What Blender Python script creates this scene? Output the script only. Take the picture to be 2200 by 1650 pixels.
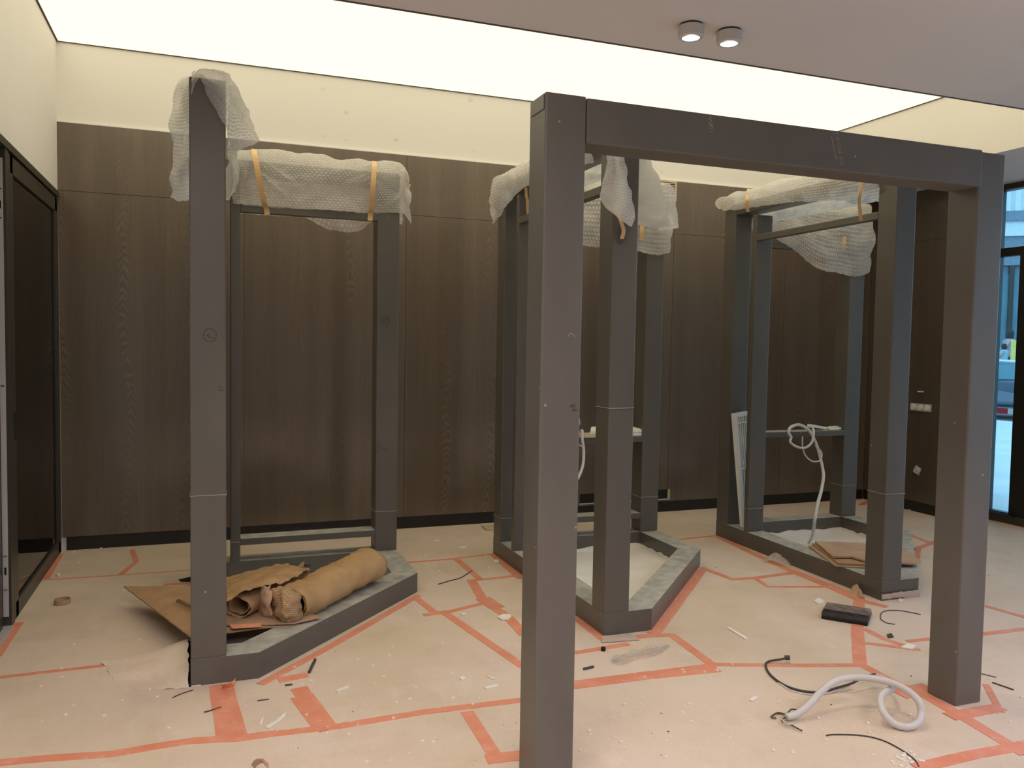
import bpy, bmesh, math, random
from mathutils import Vector, Matrix, noise as mn
random.seed(7)
S = bpy.context.scene
COL = S.collection
for o in list(bpy.data.objects): bpy.data.objects.remove(o)

# ---------------------------------------------------------------- camera
F_PX, YAW, PITCH, ROLL, H = 1765.28, math.radians(20.502), math.radians(2.8805), math.radians(0.9322), 1.55
fw = Vector((math.sin(YAW)*math.cos(PITCH), math.cos(YAW)*math.cos(PITCH), -math.sin(PITCH)))
rt0 = Vector((math.cos(YAW), -math.sin(YAW), 0)); up0 = rt0.cross(fw)
rt = rt0*math.cos(ROLL) + up0*math.sin(ROLL); up = -rt0*math.sin(ROLL) + up0*math.cos(ROLL)
cam = bpy.data.cameras.new('camera'); cam.sensor_width = 36; cam.lens = F_PX/2200*36; cam.clip_start = .05; cam.clip_end = 300
co = bpy.data.objects.new('camera', cam); COL.objects.link(co)
M = Matrix((rt, up, -fw)).transposed().to_4x4(); M.translation = Vector((0, 0, H)); co.matrix_world = M
S.camera = co
O = Vector((0, 0, H))
def ray(x, y): return fw*F_PX + rt*(x-1100) - up*(y-825)
def fz(x, y, z=0.): d = ray(x, y); return O + d*((z-H)/d.z)      # a point of the photo on a level plane
def fy(x, y, Y): d = ray(x, y); return O + d*(Y/d.y)              # on a plane parallel to the back wall
def fx(x, y, X): d = ray(x, y); return O + d*(X/d.x)              # on a plane parallel to the side walls

# ---------------------------------------------------------------- world, lights, exposure
S.view_settings.view_transform = 'Standard'; S.view_settings.look = 'None'
S.view_settings.exposure = 0.34; S.view_settings.gamma = 1; S.view_settings.use_curve_mapping = False
W = bpy.data.worlds.new('world'); S.world = W; W.use_nodes = True
bg = W.node_tree.nodes['Background']; bg.inputs[0].default_value = (.50, .77, 1, 1); bg.inputs[1].default_value = 1.85
def area(name, loc, sx, sy, power, col, rot=(0, 0, 0)):
    l = bpy.data.lights.new(name, 'AREA'); l.shape = 'RECTANGLE'; l.size = sx; l.size_y = sy; l.energy = power; l.color = col; l.spread = math.radians(115)
    o = bpy.data.objects.new(name, l); COL.objects.link(o); o.location = loc; o.rotation_euler = rot; return o
area('fill_light_front', (1.2, -.2, 3.0), 3.6, 2.4, 72, (1, .83, .90), (math.radians(20), 0, 0))  # added fill with no fixture, brightens the foreground floor and posts
area('fill_light_right', (4.6, 1.2, 3.0), 2.0, 3.0, 38, (1, .85, .96), (math.radians(15), 0, 0))  # unseen fill added to lift the floor and stand on the right
area('fill_light_left', (-.1, 1.75, 3.0), 1.5, 1.2, 20, (1, .88, .80), (math.radians(24), 0, 0))  # extra fill area put in to brighten the floor at the left
EMIT = 1.19

# ---------------------------------------------------------------- materials
def new_mat(name):
    m = bpy.data.materials.new(name); m.use_nodes = True
    nt = m.node_tree; b = nt.nodes['Principled BSDF']; return m, nt, b
def N(nt, t, **kw):
    n = nt.nodes.new(t)
    for k, v in kw.items():
        if k.startswith('i_'):
            key = k[2:]; key = int(key) if key.isdigit() else key.replace('_', ' ')
            n.inputs[key].default_value = v
        else: setattr(n, k, v)
    return n
def L(nt, a, b): nt.links.new(a, b)
def ramp(nt, src, stops):
    r = N(nt, 'ShaderNodeValToRGB'); e = r.color_ramp.elements
    while len(e) < len(stops): e.new(.5)
    for i, (p, c) in enumerate(stops):
        e[i].position = p; e[i].color = c if len(c) == 4 else (*c, 1)
    L(nt, src, r.inputs[0]); return r
def mix(nt, fac, a, b, blend='MIX'):
    m = N(nt, 'ShaderNodeMix', data_type='RGBA', blend_type=blend)
    for s, v in ((m.inputs[0], fac), (m.inputs[6], a), (m.inputs[7], b)):
        if hasattr(v, 'type') and hasattr(v, 'links'): L(nt, v, s)
        else: s.default_value = v if not isinstance(v, tuple) else ((*v, 1) if len(v) == 3 else v)
    return m.outputs[2]
def pos(nt, sc=(1, 1, 1), kind='world'):
    if kind == 'world': src = N(nt, 'ShaderNodeNewGeometry').outputs['Position']
    else: src = N(nt, 'ShaderNodeTexCoord').outputs['Object' if kind == 'object' else 'UV']
    mp = N(nt, 'ShaderNodeMapping'); mp.inputs['Scale'].default_value = sc; L(nt, src, mp.inputs[0]); return mp.outputs[0]
def noise_t(nt, vec, scale, detail=4, rough=.55, dist=0):
    n = N(nt, 'ShaderNodeTexNoise', i_Scale=scale, i_Detail=detail, i_Roughness=rough, i_Distortion=dist); L(nt, vec, n.inputs['Vector']); return n.outputs[0]
def bump(nt, b, h, strength=.2, dist=.01):
    n = N(nt, 'ShaderNodeBump', i_Strength=strength, i_Distance=dist); L(nt, h, n.inputs['Height']); L(nt, n.outputs[0], b.inputs['Normal'])
def plain(name, col, rough=.5, metal=0, var=.12, scale=6, bmp=.0, kind='world', spec=.5):
    m, nt, b = new_mat(name)
    n = noise_t(nt, pos(nt, kind=kind), scale)
    d = tuple(max(0, c*(1-var)) for c in col); l = tuple(min(1, c*(1+var)) for c in col)
    r = ramp(nt, n, [(.3, d), (.7, l)]); L(nt, r.outputs[0], b.inputs['Base Color'])
    b.inputs['Roughness'].default_value = rough; b.inputs['Metallic'].default_value = metal; b.inputs['Specular IOR Level'].default_value = spec
    if bmp: bump(nt, b, noise_t(nt, pos(nt, kind=kind), scale*12), bmp, .003)
    return m
def emis(name, col, s):
    m, nt, b = new_mat(name); b.inputs['Base Color'].default_value = (.04, .04, .04, 1); b.inputs['Roughness'].default_value = .9
    b.inputs['Emission Color'].default_value = (*col, 1); b.inputs['Emission Strength'].default_value = s; return m

m_cream = plain('cream_wall_paint', (.80, .79, .745), .7, var=.02, scale=1.5, bmp=.05)
# back wall with glue dabs left where something was taken down
m_back, nt, b = new_mat('cream_wall_with_glue_dabs')
p = pos(nt, (1, 1, 1))
vo = N(nt, 'ShaderNodeTexVoronoi', i_Scale=2.6, i_Randomness=.45); L(nt, pos(nt, (1.9, 0, 2.1)), vo.inputs['Vector'])
nn = noise_t(nt, p, 9)
dd = N(nt, 'ShaderNodeMath', operation='ADD'); L(nt, vo.outputs['Distance'], dd.inputs[0])
ms = N(nt, 'ShaderNodeMath', operation='MULTIPLY', i_1=.22); L(nt, nn, ms.inputs[0]); L(nt, ms.outputs[0], dd.inputs[1])
rr = ramp(nt, dd.outputs[0], [(.20, (1, 1, 1)), (.235, (0, 0, 0))])
sx = N(nt, 'ShaderNodeSeparateXYZ'); L(nt, p, sx.inputs[0])
mr = N(nt, 'ShaderNodeMapRange'); mr.inputs['From Min'].default_value = .6; mr.inputs['From Max'].default_value = 1.1; L(nt, sx.outputs[0], mr.inputs[0])
mm = N(nt, 'ShaderNodeMath', operation='MULTIPLY'); L(nt, rr.outputs[0], mm.inputs[0]); L(nt, mr.outputs[0], mm.inputs[1])
L(nt, mix(nt, mm.outputs[0], (.80, .79, .745), (.70, .69, .645)), b.inputs['Base Color']); b.inputs['Roughness'].default_value = .7
bump(nt, b, mm.outputs[0], .35, .006)

m_ceil = plain('grey_ceiling_paint', (.78, .745, .735), .75, var=.015, scale=1.2)
m_gap = plain('dark_shadow_gap', (.10, .085, .07), .8)
m_black = plain('black_plinth', (.012, .011, .010), .45, var=.3, scale=9)
m_dark = plain('dark_bronze_frame', (.040, .035, .028), .38, var=.12, spec=.5)
m_backing = plain('dark_backing_board', (.020, .017, .013), .7)

def wood(name, sx_, base):
    m, nt, b = new_mat(name)
    axis = pos(nt, (sx_, sx_, 1))
    low = noise_t(nt, pos(nt, (1.3*sx_, 1.3*sx_, .16)), 2.2, 3)
    # cathedral grain: rings stretched upwards, bent by noise
    def m_(op, x, y=None, z=None):
        q = N(nt, 'ShaderNodeMath', operation=op)
        for i, v in enumerate((x, y, z)):
            if v is None: continue
            if hasattr(v, 'links'): L(nt, v, q.inputs[i])
            else: q.inputs[i].default_value = v
        return q.outputs[0]
    sp = N(nt, 'ShaderNodeSeparateXYZ'); L(nt, pos(nt), sp.inputs[0])
    bend = noise_t(nt, pos(nt, (.5, .5, .7)), 1.6, 3); fuzz = noise_t(nt, pos(nt, (5, 5, 1.2)), 3.5, 4)
    t = m_('MULTIPLY_ADD', m_('ADD', sp.outputs[0], sp.outputs[1]), 1/.40, m_('MULTIPLY', bend, .75))
    cell = m_('FLOOR', t); xl = m_('MULTIPLY', m_('SUBTRACT', m_('FRACT', t), .5), .40)
    v = m_('ADD', m_('MULTIPLY_ADD', m_('MULTIPLY', xl, xl), 38.0, sp.outputs[2]), m_('ADD', m_('MULTIPLY', cell, .373), m_('MULTIPLY', fuzz, .22)))
    sn = m_('SINE', m_('MULTIPLY', v, 92.0))
    mk = N(nt, 'ShaderNodeMapRange', interpolation_type='SMOOTHSTEP'); mk.inputs['From Min'].default_value = .062; mk.inputs['From Max'].default_value = .015; L(nt, m_('ABSOLUTE', xl), mk.inputs[0])
    arch = m_('MULTIPLY', m_('MULTIPLY', sn, mk.outputs[0]), .5); w0 = m_('ADD', arch, .5)
    fine = noise_t(nt, pos(nt, (1, 1, .018)), 170, 5, .7)
    plank = noise_t(nt, pos(nt, (3.2, 3.2, .02)), 1.7, 2)
    s1 = ramp(nt, plank, [(.32, tuple(c*.86 for c in base)), (.68, tuple(c*1.14 for c in base))]).outputs[0]
    r1 = ramp(nt, w0, [(.05, (.80, .80, .79)), (.5, (1.0, 1.0, 1.0)), (.95, (1.62, 1.60, 1.56))]).outputs[0]
    fade = ramp(nt, low, [(.46, (0, 0, 0)), (.66, (1, 1, 1))]).outputs[0]
    c = mix(nt, fade, (1, 1, 1), r1); c = mix(nt, .85, s1, c, 'MULTIPLY')
    r2 = ramp(nt, fine, [(.3, (.72, .72, .72)), (.72, (1.15, 1.15, 1.15))]).outputs[0]
    c = mix(nt, .8, c, r2, 'MULTIPLY')
    # plaster dust low down
    z = N(nt, 'ShaderNodeSeparateXYZ'); L(nt, pos(nt), z.inputs[0])
    zr = N(nt, 'ShaderNodeMapRange'); zr.inputs['From Min'].default_value = .75; zr.inputs['From Max'].default_value = .0; L(nt, z.outputs[2], zr.inputs[0])
    dn = ramp(nt, noise_t(nt, pos(nt), 5.5, 5, .6), [(.60, (0, 0, 0)), (.78, (1, 1, 1))]).outputs[0]
    du = N(nt, 'ShaderNodeMath', operation='MULTIPLY'); L(nt, zr.outputs[0], du.inputs[0]); L(nt, dn, du.inputs[1])
    d2 = N(nt, 'ShaderNodeMath', operation='MULTIPLY', i_1=.28); L(nt, du.outputs[0], d2.inputs[0])
    c = mix(nt, d2.outputs[0], c, (.22, .2, .17))
    L(nt, c, b.inputs['Base Color']); b.inputs['Roughness'].default_value = .45; b.inputs['Coat Weight'].default_value = .65; b.inputs['Coat Roughness'].default_value = .15; b.inputs['Coat IOR'].default_value = 1.55
    bump(nt, b, fine, .22, .002)
    return m
m_wood = wood('smoked_oak_veneer', 1, (.128, .097, .066))
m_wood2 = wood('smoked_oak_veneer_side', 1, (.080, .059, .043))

def steel(name, col, dust=.9):
    m, nt, b = new_mat(name)
    g = N(nt, 'ShaderNodeNewGeometry'); p = pos(nt)
    n1 = noise_t(nt, pos(nt, (1, 1, .5)), 3.2, 5); n2 = noise_t(nt, p, 55, 4, .7); n3 = noise_t(nt, p, 14, 6, .65)
    c = ramp(nt, n1, [(.3, tuple(v*.88 for v in col)), (.7, tuple(v*1.12 for v in col))]).outputs[0]
    # pale scuffs
    sc = ramp(nt, noise_t(nt, pos(nt, (9, 9, 2.2)), 3, 6, .75), [(.69, (0, 0, 0)), (.80, (1, 1, 1))]).outputs[0]
    f = N(nt, 'ShaderNodeMath', operation='MULTIPLY', i_1=.22); L(nt, sc, f.inputs[0])
    c = mix(nt, f.outputs[0], c, (.30, .28, .25))
    # paint nicks
    vo = N(nt, 'ShaderNodeTexVoronoi', i_Scale=8); L(nt, p, vo.inputs['Vector'])
    sp = ramp(nt, vo.outputs['Distance'], [(.030, (1, 1, 1)), (.045, (0, 0, 0))]).outputs[0]
    c = mix(nt, sp, c, (.34, .32, .29))
    # settled dust lies on what faces up
    sz = N(nt, 'ShaderNodeSeparateXYZ'); L(nt, g.outputs['Normal'], sz.inputs[0])
    tr = N(nt, 'ShaderNodeMapRange'); tr.inputs['From Min'].default_value = .6; tr.inputs['From Max'].default_value = .95; L(nt, sz.outputs[2], tr.inputs[0])
    dn = ramp(nt, n3, [(.25, (.35, .35, .35)), (.7, (1, 1, 1))]).outputs[0]
    q = N(nt, 'ShaderNodeMath', operation='MULTIPLY'); L(nt, tr.outputs[0], q.inputs[0]); L(nt, dn, q.inputs[1])
    q2 = N(nt, 'ShaderNodeMath', operation='MULTIPLY', i_1=dust); L(nt, q.outputs[0], q2.inputs[0])
    c = mix(nt, q2.outputs[0], c, (.56, .55, .48))
    L(nt, c, b.inputs['Base Color'])
    rr = N(nt, 'ShaderNodeMapRange'); rr.inputs['To Min'].default_value = .36; rr.inputs['To Max'].default_value = .8; L(nt, q2.outputs[0], rr.inputs[0]); L(nt, rr.outputs[0], b.inputs['Roughness'])
    b.inputs['Specular IOR Level'].default_value = .5
    bump(nt, b, n2, .08, .002)
    return m
m_steel = steel('anthracite_primed_steel', (.106, .098, .082))
m_portal = steel('anthracite_primed_steel_portal', (.130, .119, .100))
m_seam = plain('pale_seam_line', (.30, .28, .24), .6)

# protective board on the floor
m_floor, nt, b = new_mat('brown_protection_board')
p = pos(nt)
n1 = noise_t(nt, p, .9, 3); n2 = noise_t(nt, pos(nt, (1.2, .5, 1)), 5.5, 6, .62); n3 = noise_t(nt, p, 60, 4, .7)
c = ramp(nt, n1, [(.35, (.68, .560, .415)), (.65, (.75, .620, .510))]).outputs[0]
sm = ramp(nt, n2, [(.54, (0, 0, 0)), (.78, (1, 1, 1))]).outputs[0]
f = N(nt, 'ShaderNodeMath', operation='MULTIPLY', i_1=.5); L(nt, sm, f.inputs[0])
c = mix(nt, f.outputs[0], c, (.80, .72, .63))
scr = ramp(nt, noise_t(nt, pos(nt, (3.5, 14, 1)), 2.4, 7, .72), [(.66, (0, 0, 0)), (.74, (1, 1, 1))]).outputs[0]
f2 = N(nt, 'ShaderNodeMath', operation='MULTIPLY', i_1=.38); L(nt, scr, f2.inputs[0])
c = mix(nt, f2.outputs[0], c, (.80, .75, .68))
dk = ramp(nt, noise_t(nt, p, 3.1, 6, .65), [(.28, (.88, .86, .84)), (.5, (1, 1, 1))]).outputs[0]
c = mix(nt, .8, c, dk, 'MULTIPLY')
c = mix(nt, .25, c, ramp(nt, n3, [(.3, (.8, .8, .8)), (.7, (1.1, 1.1, 1.1))]).outputs[0], 'MULTIPLY')
L(nt, c, b.inputs['Base Color']); b.inputs['Roughness'].default_value = .50; b.inputs['Specular IOR Level'].default_value = .32
bump(nt, b, n2, .10, .01)

m_tape, nt, b = new_mat('orange_red_masking_tape')
p = pos(nt); n = noise_t(nt, p, 7, 5, .6)
c = ramp(nt, n, [(.3, (.72, .255, .145)), (.7, (.80, .345, .225))]).outputs[0]
sm = ramp(nt, noise_t(nt, p, 16, 7, .75), [(.55, (0, 0, 0)), (.70, (1, 1, 1))]).outputs[0]
f = N(nt, 'ShaderNodeMath', operation='MULTIPLY', i_1=.6); L(nt, sm, f.inputs[0])
c = mix(nt, f.outputs[0], c, (.80, .56, .46)); L(nt, c, b.inputs['Base Color']); b.inputs['Roughness'].default_value = .45

m_slab = plain('pale_concrete_slab', (.80, .77, .70), .75, var=.06, scale=5, bmp=.1)
m_plaster = plain('white_plaster', (.82, .78, .70), .8, var=.05)
m_white = plain('white_plastic', (.78, .76, .70), .4, var=.03)
m_cable = plain('pale_grey_conduit', (.60, .58, .55), .45, var=.05)
m_cableblk = plain('dark_cable', (.055, .05, .045), .5)
m_wire = plain('dark_wire', (.06, .05, .042), .6)
m_metalplate = plain('brushed_steel_plate', (.62, .62, .62), .35, metal=.35, var=.03)
m_tan = plain('tan_packing_tape', (.66, .43, .19), .35, var=.06, scale=12)
m_twood = plain('pale_timber', (.55, .45, .29), .6)
m_twine = plain('hole_black', (.008, .008, .008), .8)

def card(name, base, ridges=0.):
    m, nt, b = new_mat(name)
    p = pos(nt, kind='uv'); n = noise_t(nt, pos(nt), 7, 6, .6)
    c = ramp(nt, n, [(.3, tuple(v*.82 for v in base)), (.7, tuple(v*1.12 for v in base))]).outputs[0]
    if ridges:
        w = N(nt, 'ShaderNodeTexWave', i_Scale=ridges, i_Distortion=.25, bands_direction='Y'); L(nt, p, w.inputs['Vector'])
        c = mix(nt, .55, c, ramp(nt, w.outputs[0], [(.1, (.60, .58, .55)), (.6, (1.05, 1.05, 1.05))]).outputs[0], 'MULTIPLY')
        bump(nt, b, w.outputs[0], .6, .004)
    else: bump(nt, b, noise_t(nt, pos(nt), 30, 5), .2, .004)
    L(nt, c, b.inputs['Base Color']); b.inputs['Roughness'].default_value = .68; return m
m_card = card('brown_cardboard', (.44, .275, .145))
m_cardp = card('pinkish_brown_cardboard', (.47, .31, .20))
m_corr = card('corrugated_cardboard', (.47, .30, .155), 26)
m_kraft = card('kraft_paper', (.46, .285, .13))
m_paperpale = card('pale_brown_paper', (.56, .45, .37))

# bubble wrap: rows of bubbles in UV metres
def wrapmat(name, pitch, tr0, tr1, col):
    m, nt, b = new_mat(name)
    u = pos(nt, (1/pitch, 1/pitch, 1), 'uv')
    sp = N(nt, 'ShaderNodeSeparateXYZ'); L(nt, u, sp.inputs[0])
    row = N(nt, 'ShaderNodeMath', operation='FLOOR'); L(nt, sp.outputs[1], row.inputs[0])
    par = N(nt, 'ShaderNodeMath', operation='MODULO', i_1=2.0); L(nt, row.outputs[0], par.inputs[0])
    hf = N(nt, 'ShaderNodeMath', operation='MULTIPLY', i_1=.5); L(nt, par.outputs[0], hf.inputs[0])
    xa = N(nt, 'ShaderNodeMath', operation='ADD'); L(nt, sp.outputs[0], xa.inputs[0]); L(nt, hf.outputs[0], xa.inputs[1])
    def cell(s):
        fr = N(nt, 'ShaderNodeMath', operation='FRACT'); L(nt, s, fr.inputs[0])
        q = N(nt, 'ShaderNodeMath', operation='SUBTRACT', i_1=.5); L(nt, fr.outputs[0], q.inputs[0])
        r = N(nt, 'ShaderNodeMath', operation='POWER', i_1=2.0)
        a = N(nt, 'ShaderNodeMath', operation='ABSOLUTE'); L(nt, q.outputs[0], a.inputs[0]); L(nt, a.outputs[0], r.inputs[0]); return r.outputs[0]
    ad = N(nt, 'ShaderNodeMath', operation='ADD'); L(nt, cell(xa.outputs[0]), ad.inputs[0]); L(nt, cell(sp.outputs[1]), ad.inputs[1])
    sq = N(nt, 'ShaderNodeMath', operation='SQRT'); L(nt, ad.outputs[0], sq.inputs[0])
    dome = N(nt, 'ShaderNodeMapRange', interpolation_type='SMOOTHSTEP'); dome.inputs['From Min'].default_value = .50; dome.inputs['From Max'].default_value = .12; L(nt, sq.outputs[0], dome.inputs[0])
    nz = noise_t(nt, pos(nt), 9, 5, .6)
    cr = noise_t(nt, pos(nt), 30, 5, .7, .8)
    hs = N(nt, 'ShaderNodeMath', operation='MULTIPLY_ADD', i_1=.55); L(nt, cr, hs.inputs[0]); L(nt, dome.outputs[0], hs.inputs[2])
    bu = N(nt, 'ShaderNodeBump', i_Strength=.85, i_Distance=.007); L(nt, hs.outputs[0], bu.inputs['Height'])
    L(nt, bu.outputs[0], b.inputs['Normal'])
    b.inputs['Roughness'].default_value = .22; b.inputs['Base Color'].default_value = (*col, 1)
    tl = N(nt, 'ShaderNodeBsdfTranslucent'); tl.inputs[0].default_value = (*col, 1)
    m1 = N(nt, 'ShaderNodeMixShader', i_Fac=.52); L(nt, b.outputs[0], m1.inputs[1]); L(nt, tl.outputs[0], m1.inputs[2])
    tp = N(nt, 'ShaderNodeBsdfTransparent'); tp.inputs[0].default_value = (.93, .93, .92, 1)
    tf = N(nt, 'ShaderNodeMapRange'); tf.inputs['To Min'].default_value = tr1; tf.inputs['To Max'].default_value = tr0; L(nt, dome.outputs[0], tf.inputs[0])
    t2 = N(nt, 'ShaderNodeMath', operation='MULTIPLY'); L(nt, tf.outputs[0], t2.inputs[0])
    nr = N(nt, 'ShaderNodeMapRange'); nr.inputs['From Min'].default_value = .3; nr.inputs['From Max'].default_value = .7; nr.inputs['To Min'].default_value = .6; nr.inputs['To Max'].default_value = 1.3; L(nt, nz, nr.inputs[0]); L(nt, nr.outputs[0], t2.inputs[1])
    m2 = N(nt, 'ShaderNodeMixShader'); L(nt, t2.outputs[0], m2.inputs[0]); L(nt, m1.outputs[0], m2.inputs[1]); L(nt, tp.outputs[0], m2.inputs[2])
    L(nt, m2.outputs[0], nt.nodes['Material Output'].inputs[0]); return m
m_wrap = wrapmat('clear_bubble_wrap', .0185, .02, .44, (.97, .96, .92))
m_wrapd = wrapmat('folded_bubble_wrap', .0185, .02, .28, (.98, .97, .94))
m_film = wrapmat('crumpled_clear_film', .012, .35, .70, (.97, .95, .92))
m_foam = wrapmat('thin_white_foam', .010, .01, .06, (.93, .91, .86))

def glass(name, tint, rough=.0, refl=1.0):
    m, nt, b = new_mat(name); nt.nodes.remove(b)
    tp = N(nt, 'ShaderNodeBsdfTransparent'); tp.inputs[0].default_value = (*tint, 1)
    gl = N(nt, 'ShaderNodeBsdfGlossy'); gl.inputs['Roughness'].default_value = rough
    fr = N(nt, 'ShaderNodeFresnel', i_IOR=1.5); q = N(nt, 'ShaderNodeMath', operation='MULTIPLY', i_1=refl, use_clamp=True); L(nt, fr.outputs[0], q.inputs[0])
    n = noise_t(nt, pos(nt), 3, 3); rr = N(nt, 'ShaderNodeMapRange'); rr.inputs['To Min'].default_value = rough; rr.inputs['To Max'].default_value = rough+.02; L(nt, n, rr.inputs[0]); L(nt, rr.outputs[0], gl.inputs['Roughness'])
    mx = N(nt, 'ShaderNodeMixShader'); L(nt, q.outputs[0], mx.inputs[0]); L(nt, tp.outputs[0], mx.inputs[1]); L(nt, gl.outputs[0], mx.inputs[2])
    L(nt, mx.outputs[0], nt.nodes['Material Output'].inputs[0]); return m
m_glass = glass('window_glass', (.80, .95, 1.0))
m_glassd = glass('dark_partition_glass', (.10, .10, .09), .02, 1.0)

# ---------------------------------------------------------------- mesh helpers
def tag(o, label=None, cat=None, group=None, kind=None):
    for k, v in (('label', label), ('category', cat), ('group', group), ('kind', kind)):
        if v: o[k] = v
    return o
def link(o, parent=None):
    COL.objects.link(o)
    if parent: o.parent = parent
    return o
def mesh(name, vs, fs, mat, parent=None, smooth=False, uvs=None, bevel=0, loc=None):
    me = bpy.data.meshes.new(name); me.from_pydata([tuple(v) for v in vs], [], fs); me.update()
    if uvs:
        ul = me.uv_layers.new(name='uv')
        for lp in me.loops: ul.data[lp.index].uv = uvs[lp.vertex_index]
    if smooth: me.polygons.foreach_set('use_smooth', [True]*len(me.polygons))
    me.materials.append(mat)
    o = bpy.data.objects.new(name, me); link(o, parent)
    if loc: o.location = loc
    if bevel:
        bv = o.modifiers.new('bevel', 'BEVEL'); bv.width = bevel; bv.segments = 2; bv.limit_method = 'ANGLE'
    return o
def empty(name, loc, rz=0, parent=None):
    o = bpy.data.objects.new(name, None); o.empty_display_size = .1; o.location = loc; o.rotation_euler = (0, 0, rz); return link(o, parent)
class MB:
    def __init__(s): s.v = []; s.f = []
    def add(s, vs, fs):
        k = len(s.v); s.v += [tuple(v) for v in vs]; s.f += [tuple(i+k for i in f) for f in fs]; return s
    def box(s, a, b):
        x0, y0, z0 = a; x1, y1, z1 = b
        return s.add([(x0,y0,z0),(x1,y0,z0),(x1,y1,z0),(x0,y1,z0),(x0,y0,z1),(x1,y0,z1),(x1,y1,z1),(x0,y1,z1)],
                     [(3,2,1,0),(4,5,6,7),(0,1,5,4),(1,2,6,5),(2,3,7,6),(3,0,4,7)])
    def prism(s, poly, z0, z1):
        n = len(poly); a = sum(poly[i][0]*poly[(i+1)%n][1]-poly[(i+1)%n][0]*poly[i][1] for i in range(n))
        if a < 0: poly = poly[::-1]
        vs = [(p[0], p[1], z0 if len(p) < 3 else p[2]+z0) for p in poly] + [(p[0], p[1], z1 if len(p) < 3 else p[2]+z1) for p in poly]
        return s.add(vs, [tuple(range(n))[::-1], tuple(range(n, 2*n))] + [(i, (i+1)%n, (i+1)%n+n, i+n) for i in range(n)])
    def tube(s, pts, r, n=8, cap=True):
        pts = [Vector(p) for p in pts]; k = len(s.v); rs = r if isinstance(r, (list, tuple)) else [r]*len(pts)
        side = None
        for i, p in enumerate(pts):
            t = (pts[min(i+1, len(pts)-1)]-pts[max(i-1, 0)]).normalized()
            if side is None: side = t.orthogonal().normalized()
            else:
                side = (side - t*side.dot(t)); side = side.normalized() if side.length > 1e-5 else t.orthogonal().normalized()
            u = t.cross(side)
            for j in range(n):
                a = 2*math.pi*j/n; s.v.append(tuple(p + (side*math.cos(a)+u*math.sin(a))*rs[i]))
        for i in range(len(pts)-1):
            for j in range(n):
                s.f.append((k+i*n+j, k+i*n+(j+1)%n, k+(i+1)*n+(j+1)%n, k+(i+1)*n+j))
        if cap: s.f.append(tuple(k+j for j in range(n))[::-1]); s.f.append(tuple(k+(len(pts)-1)*n+j for j in range(n)))
        return s
    def lathe(s, c, prof, n=24):
        k = len(s.v)
        for r, z in prof:
            for j in range(n):
                a = 2*math.pi*j/n; s.v.append((c[0]+r*math.cos(a), c[1]+r*math.sin(a), c[2]+z))
        for i in range(len(prof)-1):
            for j in range(n): s.f.append((k+i*n+j, k+i*n+(j+1)%n, k+(i+1)*n+(j+1)%n, k+(i+1)*n+j))
        return s
    def build(s, name, mat, parent=None, **kw): return mesh(name, s.v, s.f, mat, parent, **kw)
def box(name, a, b, mat, parent=None, **kw): return MB().box(a, b).build(name, mat, parent, **kw)
def cr(P, t):
    n = len(P)-1; t = min(max(t, 0), 1)*n; i = min(int(t), n-1); f = t-i
    p0, p1, p2, p3 = P[max(i-1, 0)], P[i], P[i+1], P[min(i+2, n)]
    return .5*((2*p1)+(p2-p0)*f+(2*p0-5*p1+4*p2-p3)*f*f+(3*p1-p0-3*p2+p3)*f**3)
def smooth_path(pts, k=8):
    P = [Vector(p) for p in pts]; n = (len(P)-1)*k
    return [cr(P, i/n) for i in range(n+1)]
V3 = lambda *a: Vector(a)
def sheet(name, grid, mat, parent=None, step=.012, amp=.008, fr=7., seed=0, edge=.006, fine=.002, bias=0., folds=()):
    G = [[Vector(p) for p in r] for r in grid]
    wid = max(sum((r[i+1]-r[i]).length for i in range(len(r)-1)) for r in G)
    cols = list(zip(*G)); hei = max(sum((c[i+1]-c[i]).length for i in range(len(c)-1)) for c in cols)
    nu = max(6, min(150, int(wid/step))); nv = max(6, min(110, int(hei/step)))
    V = []
    for j in range(nv+1):
        rowp = [cr(list(c), j/nv) for c in cols]
        V.append([cr(rowp, i/nu) for i in range(nu+1)])
    out, uvs = [], []
    for j in range(nv+1):
        for i in range(nu+1):
            p = V[j][i]; du = V[j][min(i+1, nu)]-V[j][max(i-1, 0)]; dv = V[min(j+1, nv)][i]-V[max(j-1, 0)][i]
            n = du.cross(dv); n = n.normalized() if n.length > 1e-9 else Vector((0, -1, 0))
            q = p*fr + Vector((seed*7.3, 0, seed*1.7))
            h = amp*mn.noise(q) + amp*.5*mn.noise(q*2.3) + fine*mn.noise(q*9) + amp*.9*(.35-abs(mn.noise(V3(q.x*.9+q.z*1.3, q.y, q.z*.45+seed))))
            for a_, b_, wd, hh in folds:
                ab = b_-a_; tt = max(0, min(1, (p-a_).dot(ab)/ab.dot(ab))); dd = (p-(a_+ab*tt)).length/wd
                if dd < 3: h -= hh*math.exp(-dd*dd)*(1-.5*tt)
            h -= amp*bias; e = Vector((0, 0, 0))
            if j in (0, nv) or i in (0, nu):
                e = Vector((mn.noise(p*31+Vector((seed, 0, 0))), 0, mn.noise(p*37+Vector((0, seed, 0)))))*edge
            out.append(p+n*h+e); uvs.append((wid*i/nu, hei*j/nv))
    w = nu+1
    fs = [(j*w+i, j*w+i+1, (j+1)*w+i+1, (j+1)*w+i) for j in range(nv) for i in range(nu)]
    return mesh(name, out, fs, mat, parent, smooth=True, uvs=uvs)

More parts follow.
